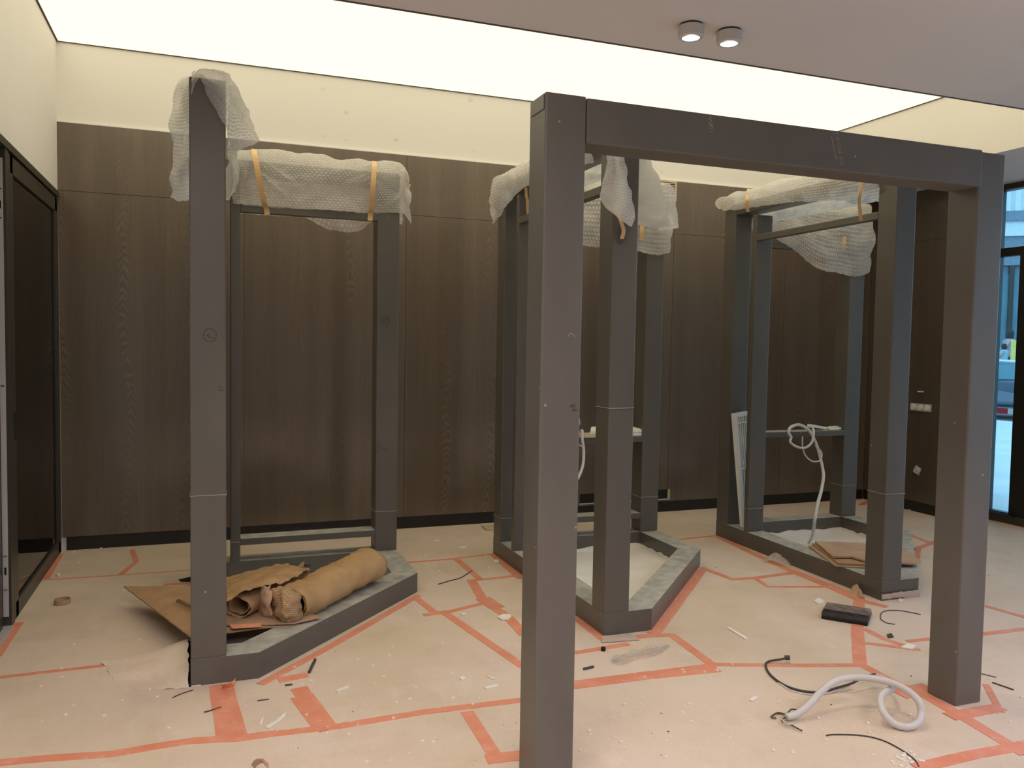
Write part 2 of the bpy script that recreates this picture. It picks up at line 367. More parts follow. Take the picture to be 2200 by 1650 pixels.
# ---------------------------------------------------------------- the room
XL, XR, YB, ZC, ZL = -.97, 6.35, 6.62, 3.05, 3.607
XW = 6.80                                     # glass front
floor = box('floor', (XL-.3, -4.2, -.10), (XW+.02, YB+.1, 0), m_floor); tag(floor, kind='structure')
wb = box('wall_back', (XL-.3, YB, 0), (XR+.6, YB+.15, ZL+.1), m_back); tag(wb, kind='structure')
box('glue_dab_ledge', (XL, YB-.02, 3.046), (XR, YB-.0005, 3.054), m_cream, wb)
wl = MB().box((XL-.15, -4.2, 2.555), (XL, YB, ZL+.1)).box((XL-.15, -4.2, 0), (XL, 3.95, 2.555)).build('wall_left', m_cream); tag(wl, kind='structure')
wr = box('wall_right', (XR+.02, 5.60, 0), (XR+.44, YB, ZC), m_dark); tag(wr, kind='structure')
wf = box('wall_front', (XL-.15, -4.35, 0), (XW+.1, -4.2, ZC), m_cream); tag(wf, kind='structure')
# ceiling: low grey field with the lit coffer cut out of it
ce = MB().box((XL-.15, -4.2, ZC), (XW+.3, 3.755, ZC+.12)).box((5.66, 3.755, ZC), (XW+.3, YB, ZC+.12)).build('ceiling', m_ceil); tag(ce, kind='structure')
box('coffer_side', (5.645, 3.74, ZC), (5.661, YB, ZL+.06), m_cream, ce)
box('coffer_front', (XL, 3.755, ZC+.001), (5.66, 3.77, ZL+.06), m_cream, ce)
cl = empty('luminous_ceiling', ((XL+5.64)/2, 5.18, ZL)); tag(cl, 'large warm white luminous ceiling panel recessed above the steel frames', 'ceiling light')
def loc_(v): return (v[0]-cl.location.x, v[1]-cl.location.y, v[2]-cl.location.z)
m_lum = emis('backlit_stretch_fabric', (1, .87, .61), EMIT)
box('light_panel', loc_((XL+.012, 3.782, ZL)), loc_((5.633, YB-.012, ZL+.02)), m_lum, cl)
for a, b_ in (((XL, 3.77, ZL-.004), (XL+.012, YB, ZL+.02)), ((5.633, 3.77, ZL-.004), (5.645, YB, ZL+.02)), ((XL+.012, YB-.012, ZL-.004), (5.633, YB, ZL+.02)), ((XL+.012, 3.77, ZL-.004), (5.633, 3.782, ZL+.02))):
    box('edge_profile', loc_(a), loc_(b_), m_gap, cl)
box('shadow_gap', (XL, 3.745, ZC-.003), (5.66, 3.757, ZC+.004), m_gap, ce)

# veneer panels on the back wall
px0 = [XL+.004, .28, 1.53, 2.78, 4.03, 5.28, XR-.002]
for i in range(6):
    for z0, z1 in ((.10, 2.569), (2.572, 3.046)):
        if i == 3 and z1 > 3:   # grille opening cut in the top row
            q = MB().box((px0[i]+.0015, YB-.022, z0), (3.56, YB, z1)).box((3.56, YB-.022, z0), (px0[i+1]-.0015, YB, 2.86))
            q.build('wood_panel', m_wood, wb)
        else: box('wood_panel', (px0[i]+.0015, YB-.022, z0), (px0[i+1]-.0015, YB, z1), m_wood, wb)
for z0, z1 in ((.10, 2.569), (2.572, 3.046)):
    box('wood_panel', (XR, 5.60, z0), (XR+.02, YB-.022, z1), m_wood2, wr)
bb = box('baseboard_back', (XL+.03, YB-.012, .0), (XR, YB, .10), m_black); tag(bb, kind='structure')
br = box('baseboard_right', (XR+.008, 5.60, .0), (XR+.02, YB-.012, .10), m_black); tag(br, kind='structure')
# top ventilation grille in the veneer
g = empty('air_grille', (3.80, YB-.02, 2.955)); tag(g, 'small recessed air grille at the top edge of the dark back wall', 'vent')
MB().box((-.24, -.012, -.095), (.24, .012, -.078)).box((-.24, -.012, .074), (.24, .012, .091)).box((-.24, -.012, -.078), (-.223, .012, .074)).box((.223, -.012, -.078), (.24, .012, .074)).build('frame', m_twood, g)
box('backing', (-.223, .005, -.078), (.223, .012, .074), m_steel, g)
for k in range(8): box('slat', (-.223, -.008, -.07+k*.019), (.223, .004, -.064+k*.019), m_metalplate, g)
# slot low in the back wall
g = empty('floor_slot', (3.58, YB-.022, .16)); tag(g, 'long black open slot low in the back wall behind the middle frame', 'vent')
box('recess', (-.45, -.002, -.035), (.45, .001, .05), m_twine, g)
box('lower_edge', (-.45, -.004, -.045), (.45, .0, -.035), m_metalplate, g)
box('side_edge', (.45, -.004, -.045), (.475, .0, .05), m_twood, g)

# glazed partition on the left
d1 = empty('door_1', (XL, 5.8, 0)); tag(d1, kind='structure')
def dl(a, b_): return (a[0]-XL, a[1]-5.8, a[2]), (b_[0]-XL, b_[1]-5.8, b_[2])
def dbox(name, a, b_, mat, **kw): a, b_ = dl(a, b_); return box(name, a, b_, mat, d1, **kw)
dbox('head_trim', (XL-.06, 4.2, 2.515), (XL+.012, YB-.03, 2.555), m_dark)
dbox('top_rail', (XL-.05, 5.08, 2.41), (XL, YB-.06, 2.508), m_dark, bevel=.003)
dbox('bottom_rail', (XL-.05, 5.08, .0), (XL, YB-.06, .092), m_dark, bevel=.003)
dbox('stile', (XL-.05, 5.045, .0), (XL, 5.15, 2.508), m_dark, bevel=.003)
dbox('stile', (XL-.05, 6.48, .0), (XL, YB-.03, 2.508), m_dark, bevel=.003)
dbox('glass_pane', (XL-.022, 5.15, .092), (XL-.014, 6.48, 2.41), m_glassd)
dbox('backing', (XL-.14, 3.95, 0), (XL-.12, YB, 2.52), m_backing)
dbox('lock_case', (XL-.001, 5.10, .98), (XL+.004, 5.125, 1.13), m_twine)
# door jamb with its long strike plate, and the next leaf
d2 = empty('door_2', (XL, 4.45, 0)); tag(d2, kind='structure')
MB().box((-.10, .50, 0), (.004, .575, 2.515)).build('jamb', m_dark, d2)
MB().box((-.034, .494, .055), (-.008, .50, 2.46)).build('strike_plate', m_metalplate, d2)
for z in (.2, .38, 1.28, 2.15, 2.30):
    MB().lathe((-.021, .493, z), [(0.0001, 0), (.008, 0), (.008, .004)], 12).build('screw', m_twine, d2)
for z in (.30, 2.22): box('latch_hole', (-.026, .4925, z-.02), (-.016, .495, z+.02), m_twine, d2)
MB().box((-.07, -.5, .0), (-.03, .46, 2.50)).build('leaf', m_dark, d2)
MB().box((-.10, -.5, -.01), (.015, .50, .006)).build('threshold', m_metalplate, d2)

# ---------------------------------------------------------------- glass front on the right and the street
w1 = empty('window_1', (XW, 2, 0)); tag(w1, kind='structure')
def wbx(name, a, b_, mat): return box(name, (a[0]-XW, a[1]-2, a[2]), (b_[0]-XW, b_[1]-2, b_[2]), mat, w1)
wbx('sill', (XW-.06, -4.2, 0), (XW+.10, 5.6, .075), m_dark)
wbx('head', (XW-.03, -4.2, 3.0), (XW+.08, 5.6, ZC), m_dark)
wbx('transom', (XW-.03, -4.2, 2.40), (XW+.05, 5.6, 2.475), m_black)
wbx('jamb', (XW-.02, 5.53, .075), (XW+.06, 5.6, 3.0), m_dark)
wbx('mullion', (XW-.04, 5.10, .075), (XW+.06, 5.29, 2.40), m_black)
for y in (3.9, 2.4, .9, -.6, -2.1, -3.6): wbx('mullion', (XW-.03, y, .075), (XW+.06, y+.07, 3.0), m_black)
ys = [-4.2, -3.6, -2.1, -.6, .9, 2.4, 3.9, 5.10, 5.53]
for i in range(len(ys)-1):
    wbx('glass_pane', (XW+.005, ys[i]+.05, .075), (XW+.012, ys[i+1], 2.40), m_glass)
    wbx('glass_pane', (XW+.005, ys[i]+.05, 2.475), (XW+.012, ys[i+1], 3.0), m_glass)
m_pave = plain('grey_paving', (.62, .62, .62), .8, var=.08, scale=1.5)
m_road = plain('asphalt', (.13, .14, .15), .85, var=.1)
pv = box('pavement', (XW+.02, -40, -.16), (17, 30, -.04), m_pave); tag(pv, kind='structure')
rd = box('road', (17, -50, -.2), (60, 60, -.12), m_road); tag(rd, kind='structure')
# street buildings opposite
e1 = empty('facade_building', (34, 27, -.12)); e1.rotation_euler = (0, 0, math.radians(-38)); tag(e1, 'pale corrugated upper storey above a glazed shopfront across the street', 'building')
m_fac = plain('pale_corrugated_cladding', (.78, .80, .82), .5, var=.05); m_fac2 = plain('grey_facade_band', (.22, .27, .32), .6); m_shop = plain('teal_shop_glass', (.10, .22, .27), .25, var=.2, scale=.6)
mb = MB()
for k in range(60): mb.box((-12+k*.4, -.10, 7.9), (-12+k*.4+.22, .0, 10.15))
mb.box((-12, 0, 7.9), (12, 6, 10.15)); mb.build('cladding', m_fac, e1)
box('parapet', (-12, .1, 10.15), (12, 6, 12.0), m_fac2, e1); box('canopy_band', (-12, -.3, 7.45), (12, 6, 7.9), m_fac2, e1); box('fascia', (-12, -.2, 6.8), (12, 6, 7.45), m_fac, e1); box('upper_wall', (-12, -.1, 5.5), (12, 6, 6.8), m_fac2, e1)
for k in range(8): box('shop_pane', (-12+k*3+.12, -.02, .2), (-12+k*3+2.9, .05, 5.1), m_shop, e1)
box('wall', (-12, .1, 0), (12, 6, 5.5), m_fac2, e1)
for k in range(9): box('pilaster', (-12+k*3-.1, -.12, 0), (-12+k*3+.1, .1, 5.5), m_dark, e1)
roof = box('soffit_overhang', (XW+.15, 3.0, 3.22), (XW+.75, 12, 3.35), plain('white_soffit', (.75, .77, .8), .7)); tag(roof, 'pale canopy over the pavement outside the window', 'canopy')
# cars: body of revolution of a side outline
def car(name, x, y, rz, col, label):
    e = empty(name, (x, y, -.12), rz); tag(e, label, 'car')
    m_b = plain(name+'_paint', col, .25, var=.03, spec=.7)
    side = [(-2.1, .35), (-2.15, .62), (-1.9, .82), (-1.15, .92), (-.62, 1.38), (.75, 1.42), (1.45, 1.0), (2.05, .92), (2.12, .5), (2.05, .33)]
    w = .86; n = len(side); vs = []
    for s_, k in ((-1, 0), (1, 1)):
        for (a, z) in side: vs.append((a, s_*(w if z < 1 else w*.80), z))
    fs = [tuple(range(n)), tuple(range(n, 2*n))[::-1]] + [(i, i+n, (i+1) % n+n, (i+1) % n) for i in range(n)]
    mesh('body', vs, fs, m_b, e, bevel=.05)
    for s_ in (-1, 1):
        for a0, a1, b0, b1 in ((-.95, -.08, -.55, -.08), (.02, 1.05, .02, .70)):
            q = [(a0, s_*w*.955, .98), (a1, s_*w*.955, .98), (b1, s_*w*.83, 1.34), (b0, s_*w*.83, 1.34)]
            vv = [Vector(p) for p in q]+[Vector(p)+Vector((0, s_*.02, 0)) for p in q]
            mesh('side_window', vv, [(0,1,2,3),(7,6,5,4),(0,4,5,1),(1,5,6,2),(2,6,7,3),(3,7,4,0)], m_shop, e)
        for a in (-1.35, 1.35):
            mb = MB().tube([(a, s_*(w-.2), .32), (a, s_*(w+.01), .32)], .32, 20); mb.build('wheel', m_black, e)
    return e
car('parked_car', 18.6, 15.2, math.radians(128), (.10, .13, .17), 'dark blue-grey car parked on the street nearest the window')
car('silver_car', 22.8, 18.2, math.radians(128), (.62, .68, .74), 'pale silver car parked behind the dark one outside')
# raised terrace with a seated woman and a child
tr = box('terrace', (24.9, 19.0, -.12), (30.5, 26, .92), plain('terrace_stone', (.30, .33, .36), .7)); tag(tr, 'low grey stone terrace across the street', 'terrace')
def person(name, base, s, skin, top, hair, label):
    e = empty(name, base, math.radians(215)); tag(e, label, 'person')
    J = {'pel': (0, 0, .50, .15), 'chest': (0, -.02, .82, .16), 'neck': (0, -.03, 1.02, .055), 'head': (0, -.05, 1.18, .095), 'crown': (0, -.04, 1.27, .07),
         'shl': (.19, -.02, .95, .065), 'ell': (.25, -.12, .70, .045), 'hal': (.12, -.33, .66, .035),
         'shr': (-.19, -.02, .95, .065), 'elr': (-.25, -.12, .70, .045), 'har': (-.12, -.33, .66, .035),
         'hil': (.10, -.05, .47, .10), 'knl': (.13, -.48, .50, .065), 'anl': (.13, -.46, .08, .042), 'tol': (.13, -.62, .04, .035),
         'hir': (-.10, -.05, .47, .10), 'knr': (-.13, -.48, .50, .065), 'anr': (-.13, -.46, .08, .042), 'tor': (-.13, -.62, .04, .035)}
    K = list(J); E = [('pel','chest'),('chest','neck'),('neck','head'),('head','crown'),('chest','shl'),('shl','ell'),('ell','hal'),('chest','shr'),('shr','elr'),('elr','har'),
         ('pel','hil'),('hil','knl'),('knl','anl'),('anl','tol'),('pel','hir'),('hir','knr'),('knr','anr'),('anr','tor')]
    me = bpy.data.meshes.new('body'); me.from_pydata([tuple(c*s for c in J[k][:3]) for k in K], [(K.index(a), K.index(b_)) for a, b_ in E], [])
    o = bpy.data.objects.new('body', me); link(o, e); me.materials.append(skin)
    sk = o.modifiers.new('skin', 'SKIN'); o.modifiers.new('sub', 'SUBSURF').levels = 1
    for i, k in enumerate(K): me.skin_vertices[0].data[i].radius = (J[k][3]*s, J[k][3]*s)
    me.skin_vertices[0].data[0].use_root = True
    MB().lathe((0, -.02*s, 0), [(.17*s, .42*s), (.185*s, .6*s), (.19*s, .8*s), (.215*s, .93*s), (.10*s, 1.02*s)], 16).build('shirt', top, e, smooth=True)
    MB().lathe((0, -.02*s, 0), [(.12*s, 1.02*s), (.135*s, 1.18*s), (.11*s, 1.30*s), (.001, 1.335*s)], 16).build('hair', hair, e, smooth=True)
    return e
m_skin = plain('skin', (.55, .36, .27), .6); m_hair = plain('dark_hair', (.02, .016, .014), .6)
pa = fy(2170, 745, 21.6)
person('person', (pa.x, pa.y, .92), 1.05, m_skin, plain('mauve_shirt', (.42, .33, .38), .8), m_hair, 'seated person with long dark hair and a mauve top, outside on the terrace')
pa = fy(2158, 755, 21.0)
person('person', (pa.x, pa.y, .92), .66, m_skin, plain('light_blue_shirt', (.30, .50, .62), .8), m_hair, 'small child in a pale blue top in front of the seated adult outside')
b1 = empty('street_bollard', (0, 0, 0)); pa = fy(2178, 745, 20.4); b1.location = (pa.x, pa.y, .92)
box('post', (-.06, -.06, .3), (.06, .06, 1.0), plain('yellow_paint', (.80, .66, .16), .5), b1); box('cap', (-.07, -.07, 0), (.07, .07, .3), m_dark, b1)
tag(b1, 'yellow upright post beside the people outside', 'bollard')
# barrier tape across the pavement
a0 = fy(2118, 881, 6.6); b0 = fy(2230, 887, 6.2)
bt = empty('barrier_tape', (0, 0, 0)); tag(bt, 'red and white barrier tape stretched across the pavement outside', 'tape')
m_red = plain('red_plastic', (.62, .04, .06), .4); n = 14
for k in range(n):
    p0 = a0.lerp(b0, k/n); p1 = a0.lerp(b0, (k+1)/n)
    mesh('band', [p0+Vector((0, 0, -.03)), p1+Vector((0, 0, -.03)), p1+Vector((0, 0, .03)), p0+Vector((0, 0, .03))], [(0, 1, 2, 3)], m_red if k % 6 in (3, 4, 5) else m_white, bt)
for p in (a0, b0): MB().tube([(p.x, p.y, -.04), (p.x, p.y, p.z+.1)], .02).build('stake', m_dark, bt)
# plastic scraper tray lying on the window sill
t = empty('plastic_grid', (6.72, 5.36, .078)); t.rotation_euler = (0, 0, math.radians(96)); tag(t, 'small black slotted plastic piece on the window ledge', 'scrap')
MB().box((-.16, -.05, 0), (.16, -.042, .012)).box((-.16, .042, 0), (.16, .05, .012)).build('rim', m_black, t)
for k in range(9): box('rib', (-.16+k*.039, -.042, 0), (-.148+k*.039, .042, .01), m_black, t)

# ---------------------------------------------------------------- ceiling spots
def spot(px, py, label):
    c = fz(px, py, ZC); e = empty('surface_spotlight', c); tag(e, label, 'ceiling light', 'pair of surface spotlights')
    R = .060
    MB().lathe((0, 0, 0), [(.052, 0), (.052, -.010)], 32).build('shadow_ring', m_twine, e, smooth=True)
    MB().lathe((0, 0, 0), [(.001, -.008), (R-.003, -.008), (R, -.011), (R, -.057), (R-.004, -.061), (.046, -.061), (.044, -.058)], 40).build('housing', m_spot, e, smooth=False)
    MB().lathe((0, 0, 0), [(.0461, -.0615), (.042, -.0635), (.0405, -.061)], 32).build('reflector_ring', m_metalplate, e, smooth=True)
    MB().lathe((0, 0, 0), [(.0405, -.059), (.0405, -.0615), (.001, -.0625)], 32).build('lens', m_lens, e, smooth=True)
    l = bpy.data.lights.new('spot_beam', 'SPOT'); l.energy = 22; l.spot_size = math.radians(75); l.spot_blend = .8; l.color = (1, .93, .85); l.shadow_soft_size = .04
    o = bpy.data.objects.new('spot_beam', l); link(o, e); o.location = (0, 0, -.07)
m_spot = plain('white_lamp_housing', (.62, .58, .55), .5, var=.02); m_lens = emis('lit_lens', (1, .98, .95), 3.5)
spot(1485, 53, 'left one of the pair of round white surface spotlights on the ceiling')
spot(1567, 66, 'right one of the pair of round white surface spotlights on the ceiling')

# ---------------------------------------------------------------- steel display frames
FH, BH, PW = 2.668, .12, .15
WX, WY = 1.29, 1.79
def post(e, x, y, z0=BH, z1=FH, w=PW, d=PW, name='post', mat=m_steel):
    return box(name, (x, y, z0), (x+w, y+d, z1), mat, e, bevel=.006)
def seam(e, x, y, z, w=PW, d=PW, sag=.004):
    P = [(x-.001, y-.001), (x+w+.001, y-.001), (x+w+.001, y+d+.001), (x-.001, y+d+.001)]
    pts = []
    for k in range(4):
        a, b_ = P[k], P[(k+1) % 4]
        for j in range(6):
            t = j/6; pts.append((a[0]+(b_[0]-a[0])*t, a[1]+(b_[1]-a[1])*t, z+sag*mn.noise(Vector((x*9+k, y*5, j*.7+z)))))
    pts.append(pts[0]); MB().tube(pts, .0022, 6, False).build('seam_line', m_seam, e)
def steel_frame(x0, y0, rz, label, low_rail, shelf, seams):
    e = empty('display_stand', (x0, y0, 0), rz); tag(e, label, 'display stand')
    out = [(0, 0), (.29, 0), (WX, 1.05), (WX, WY), (0, WY)]
    inn = [(.15, .15), (.222, .15), (WX-.15, 1.105), (WX-.15, WY-.15), (.15, WY-.15)]
    for k in range(5):
        a, b_, c, d = out[k], out[(k+1) % 5], inn[(k+1) % 5], inn[k]
        MB().prism([a, b_, c, d], 0, BH).build('base_beam', m_steel, e)
    post(e, 0, 0); post(e, 0, WY-PW); post(e, WX-PW, WY-PW)
    # top beams
    box('top_beam', (PW, WY-PW+.002, 2.58), (WX-PW, WY-.002, FH), m_steel, e, bevel=.005)
    box('top_beam', (.002, PW, 2.58), (PW-.002, WY-PW, FH), m_steel, e, bevel=.005)
    # flat side upright and slim back upright
    post(e, .0, 1.37, w=.145, d=.05, z1=FH-.12, name='side_upright')
    post(e, .212, WY-PW, w=.060, d=.06, z1=FH-.12, name='back_upright')
    box('side_rail', (.0, PW, 2.35), (.05, 1.37, 2.395), m_steel, e, bevel=.003)
    box('back_rail', (.272, WY-PW, 2.345), (WX-PW, WY-PW+.06, 2.395), m_steel, e, bevel=.003)
    if low_rail: box('low_rail', (.272, WY-PW, .222), (WX-PW, WY-PW+.13, .266), m_steel, e, bevel=.003)
    if shelf: box('shelf_rail', (.15, WY-PW, .812), (WX-PW, WY-PW+.13, .856), m_steel, e, bevel=.003)
    for (px_, py_, z) in seams: seam(e, px_, py_, z)
    return e
f1 = steel_frame(-.063, 3.845, 0, 'left steel display frame with cardboard rolls lying inside its base', True, False, [(0, 0, .853), (WX-PW, WY-PW, .39)])
f2 = steel_frame(1.98, 3.845, 0, 'middle steel display frame, partly behind the front portal post', True, True, [(0, 0, 1.214), (WX-PW, WY-PW, .385), (0, WY-PW, .29)])
f3 = steel_frame(3.895, 3.865, math.radians(-.8), 'right steel display frame with a white grille and a hanging conduit', False, True, [(0, 0, .661), (WX-PW, WY-PW, .385)])
seam(f1, .212, WY-PW, .245, .06, .06); seam(f3, 0, 1.37, .30, .145, .05)
# weld beads / scuffs drawn on the left frame's base
for pts in (((612, 1433), (620, 1425), (626, 1436)), ((632, 1420), (640, 1398), (634, 1396), (630, 1415))):
    P = [fy(a, b_, 0) if 0 else None for a, b_ in pts]

# portal in front
p0 = empty('steel_portal', (1.067, 2.575, 0)); tag(p0, 'large dark steel portal frame standing closest to the camera', 'display stand')
post(p0, 0, 0, 0, 2.39, mat=m_portal, d=.145); post(p0, 1.985, .02, 0, 2.385, mat=m_portal)
box('lintel', (.153, .002, 2.235), (1.982, .148, 2.387), m_portal, p0, bevel=.006)
box('corner_plate', (-.003, .012, 2.335), (-.0005, .13, 2.385), m_portal, p0)

# ---- writing and marks on the steel: pencil circles, dashes and chalk residue
m_pencil = plain('pencil_mark', (.035, .03, .028), .6); m_chalk = plain('chalk_residue', (.36, .32, .30), .8)
def stroke(name, pts, r, mat, Y, parent):
    P = [fy(a, b_, Y) for a, b_ in pts]; inv = parent.matrix_world.inverted() if 0 else Matrix.Translation(-parent.location)
    P = smooth_path(P, 5) if len(P) > 2 else P
    return MB().tube([inv @ p for p in P], r, 5).build(name, mat, parent)
def circ(cx, cy, r, n=14): return [(cx+r*math.cos(2*math.pi*k/n), cy+r*math.sin(2*math.pi*k/n)) for k in range(n+1)]
Y1 = 3.8445
stroke('pencil_circle', circ(451, 720, 14), .0012, m_pencil, Y1, f1); stroke('pencil_mark', [(444, 722), (449, 718), (447, 723), (457, 725)], .0012, m_pencil, Y1, f1)
stroke('pencil_mark', [(470, 832), (474, 829), (476, 833)], .0013, m_pencil, Y1, f1); stroke('pencil_mark', [(470, 838), (482, 838)], .0013, m_pencil, Y1, f1)
Y2 = 3.845+WY-PW-.0005
stroke('pencil_circle', circ(828, 689, 9), .0014, m_pencil, Y2, f1); stroke('pencil_mark', [(824, 692), (831, 685), (832, 689)], .0014, m_pencil, Y2, f1)
stroke('pencil_mark', [(810, 802), (816, 801)], .0018, m_pencil, Y2, f1)
for q in ([(808, 955), (815, 954)], [(812, 961), (817, 961)], [(809, 969), (816, 968)], [(821, 964), (828, 966), (834, 965)]): stroke('pencil_mark', q, .0016, m_pencil, Y2, f1)
YP = 2.574
stroke('pencil_mark', [(1229, 881.5), (1240, 881)], .0013, m_pencil, YP, p0); stroke('pencil_mark', [(1235, 866), (1234, 878)], .0007, m_pencil, YP, p0)
stroke('pencil_mark', [(1225, 874), (1228, 871), (1229, 875), (1231, 868)], .0009, m_pencil, YP, p0)
stroke('pencil_mark', [(1221, 722), (1227, 716), (1235, 724)], .0012, m_chalk, YP, p0)
YL = 2.5765
for cx, cy, n, dx, dy in ((1526, 252, 9, 3, 34), (1798, 288, 15, 12, 70)):
    for k in range(n):
        t = k/n; x = cx+dx*t; y = cy+dy*t; w = 4+random.random()*3; s_ = random.choice((-1, 1))
        stroke('chalk_mark', [(x-w*.6, y+random.uniform(-2, 2)), (x+random.uniform(-2, 2), y+s_*3), (x+w*.7, y+random.uniform(-2, 4))], .0011, m_chalk, YL, p0)
stroke('chalk_mark', [(1786, 292), (1790, 312), (1797, 344)], .0014, m_chalk, YL, p0)

# ---------------------------------------------------------------- masking tape on the floor
def strip(pts, w=.05, taper=None, k=5, z=.0018):
    P = [fz(a, b_, 0) for a, b_ in pts]
    Q = [P[0]]
    for a, b_ in zip(P[:-1], P[1:]):
        n = max(2, int((b_-a).length/.08)); Q += [a.lerp(b_, i/n) for i in range(1, n+1)]
    P = Q
    vs = []; n = len(P); z += random.random()*.0008
    for i, p in enumerate(P):
        t = (P[min(i+1, n-1)]-P[max(i-1, 0)]); t.z = 0; t.normalize(); s_ = Vector((-t.y, t.x, 0))
        ww = w if taper is None else w+(taper-w)*i/(n-1)
        a = ww/2*(1+.10*mn.noise(p*6)); b_ = ww/2*(1+.10*mn.noise(p*6+Vector((5, 5, 5))))
        if i in (0, n-1): p = p + t*random.uniform(-.006, .006)
        vs += [p+s_*a+Vector((0, 0, z)), p-s_*b_+Vector((0, 0, z))]
    fs = [(2*i, 2*i+1, 2*i+3, 2*i+2) for i in range(n-1)]
    m = len(vs); vs += [v-Vector((0, 0, z+.0002)) for v in vs]
    fs += [(2*i+m, 2*i+2+m, 2*i, 2*i) if 0 else (2*i, 2*i+2, 2*i+2+m, 2*i+m) for i in range(n-1)] + [(2*i+1, 2*i+1+m, 2*i+3+m, 2*i+3) for i in range(n-1)]
    mesh('tape_strip', vs, fs, m_tape, floor)
for q in [
 ([(-20,1641),(98,1630),(236,1621),(335,1604),(414,1592),(512,1587),(600,1575)], .05), ([(590,1577),(727,1561),(904,1531),(1125,1504)], .045),
 ([(473,1470),(493,1585)], .095), ([(488,1475),(518,1583)], .05), ([(642,1478),(668,1512),(706,1568)], .075), ([(636,1500),(683,1563)], .045),
 ([(1003,1529),(1062,1622)], .055), ([(1045,1632),(1130,1622)], .07), ([(948,1312),(1044,1378),(1125,1433)], .05), ([(893,1284),(936,1318)], .045),
 ([(910,1322),(960,1316),(1036,1297)], .04), ([(1012,1246),(1040,1292),(1092,1326),(1126,1364)], .06), ([(1036,1285),(1068,1306)], .10), ([(980,1201),(1033,1246)], .045), ([(1014,1247),(1060,1243),(1118,1236)], .038),
 ([(875,1209),(965,1202),(1066,1189)], .03), ([(1060,1191),(1120,1243)], .06), ([(1235,1325),(1302,1376)], .06), ([(560,1470),(700,1395),(900,1279)], .045), ([(600,1462),(660,1450)], .06),
 ([(128,1190),(97,1243)], .055), ([(95,1246),(256,1236),(408,1225)], .018), ([(284,1181),(293,1207),(260,1234)], .035), ([(-10,1457),(110,1443),(225,1430)], .032), ([(40,1338),(-10,1412)], .05), ([(349,1257),(412,1253)], .04),
 ([(1508,1224),(1470,1275),(1404,1362)], .07), ([(1292,1376),(1398,1366),(1446,1364)], .05), ([(1440,1362),(1535,1432)], .05), ([(1236,1403),(1290,1394),(1350,1384)], .04),
 ([(1225,1473),(1393,1451),(1540,1436)], .085), ([(1400,1446),(1540,1428),(1723,1430),(1850,1429)], .038), ([(1848,1427),(1930,1471),(1990,1493)], .05), ([(1930,1492),(2000,1478)], .10), ([(1985,1493),(2063,1537),(2110,1565),(2205,1622)], .062), ([(2040,1540),(2150,1520)], .07),
 ([(1846,1285),(1842,1350),(1848,1432)], .065), ([(1855,1350),(1900,1373),(1945,1388)], .04), ([(1858,1382),(1975,1396)], .035), ([(1950,1378),(2000,1373)], .035), ([(2108,1363),(2215,1350)], .04), ([(1970,1650),(2090,1622),(2215,1599)], .06),
 ([(1505,1219),(1573,1245),(1623,1242),(1709,1230)], .045), ([(1621,1242),(1650,1261),(1775,1261)], .032), ([(1462,1159),(1545,1150)], .03), ([(1542,1153),(1640,1200),(1705,1229),(1848,1290),(1905,1304)], .055), ([(1700,1226),(1768,1253),(1850,1286)], .06),
 ([(1957,1150),(2012,1172)], .04), ([(1962,1182),(2012,1163)], .05), ([(1975,1175),(1970,1210)], .03), ([(2118,1112),(2215,1136)], .07), ([(2110,1300),(2215,1330)], .04), ([(1760,1078),(1862,1072)], .04), ([(1850,1085),(1870,1073)], .05), ([(2118,1470),(2150,1530)], .03)]:
    strip(*q)
# ragged tape ends lifted off the floor
def torn(name, pts3, mat, label, cat): return tag(sheet(name, pts3, mat, None, step=.008, amp=.006, fr=25, seed=3), label, cat)
torn('torn_tape', [[fz(478,1478,.0), fz(500,1475,.03), fz(505,1470,.05)], [fz(476,1471,.02), fz(495,1466,.06), fz(506,1458,.05)]], m_tape, 'crumpled bit of red tape against the left frame base', 'tape')
torn('torn_tape', [[fz(545,1652,.0), fz(560,1640,.03), fz(580,1655,.03)], [fz(540,1640,.01), fz(556,1630,.06), fz(575,1636,.05)]], m_cardp, 'crumpled brown scrap at the bottom edge left of the portal', 'scrap')
torn('torn_tape', [[fz(1822,1278,.0), fz(1842,1282,.0), fz(1858,1286,.01)], [fz(1830,1262,.02), fz(1842,1256,.05), fz(1852,1276,.02)]], m_cardp, 'upturned brown corner beside the front post of the right frame', 'scrap')
# pale card under the middle frame's front corner, pinkish kick-up at the right frame
def slab(name, pts, z, th, mat, label=None, cat=None, parent=None, rag=0., group=None):
    P = []
    for k, q in enumerate(pts):
        a = fz(q[0], q[1], q[2] if len(q) > 2 else z)
        b_ = fz(*(pts[(k+1) % len(pts)][:2]), (pts[(k+1) % len(pts)][2] if len(pts[(k+1) % len(pts)]) > 2 else z))
        n = max(1, int((b_-a).length/.03)) if rag else 1
        for j in range(n):
            p = a.lerp(b_, j/n)
            if rag and j: p = p+Vector((mn.noise(p*40), mn.noise(p*43+Vector((9, 0, 0))), 0))*rag
            P.append(p)
    n = len(P); vs = [tuple(p) for p in P]+[(p.x, p.y, p.z+th) for p in P]
    a = sum(P[i].x*P[(i+1) % n].y-P[(i+1) % n].x*P[i].y for i in range(n))
    fs = [tuple(range(n))[::-1], tuple(range(n, 2*n))]+[(i, (i+1) % n, (i+1) % n+n, i+n) for i in range(n)]
    if a < 0: fs = [f[::-1] for f in fs]
    o = mesh(name, vs, fs, mat, parent)
    if label: tag(o, label, cat, group)
    return o
slab('card_strip', [(1294,1368), (1354,1362), (1374,1375), (1292,1381)], .003, .004, m_paperpale, 'pale cardboard strip under the front post of the middle frame', 'cardboard')
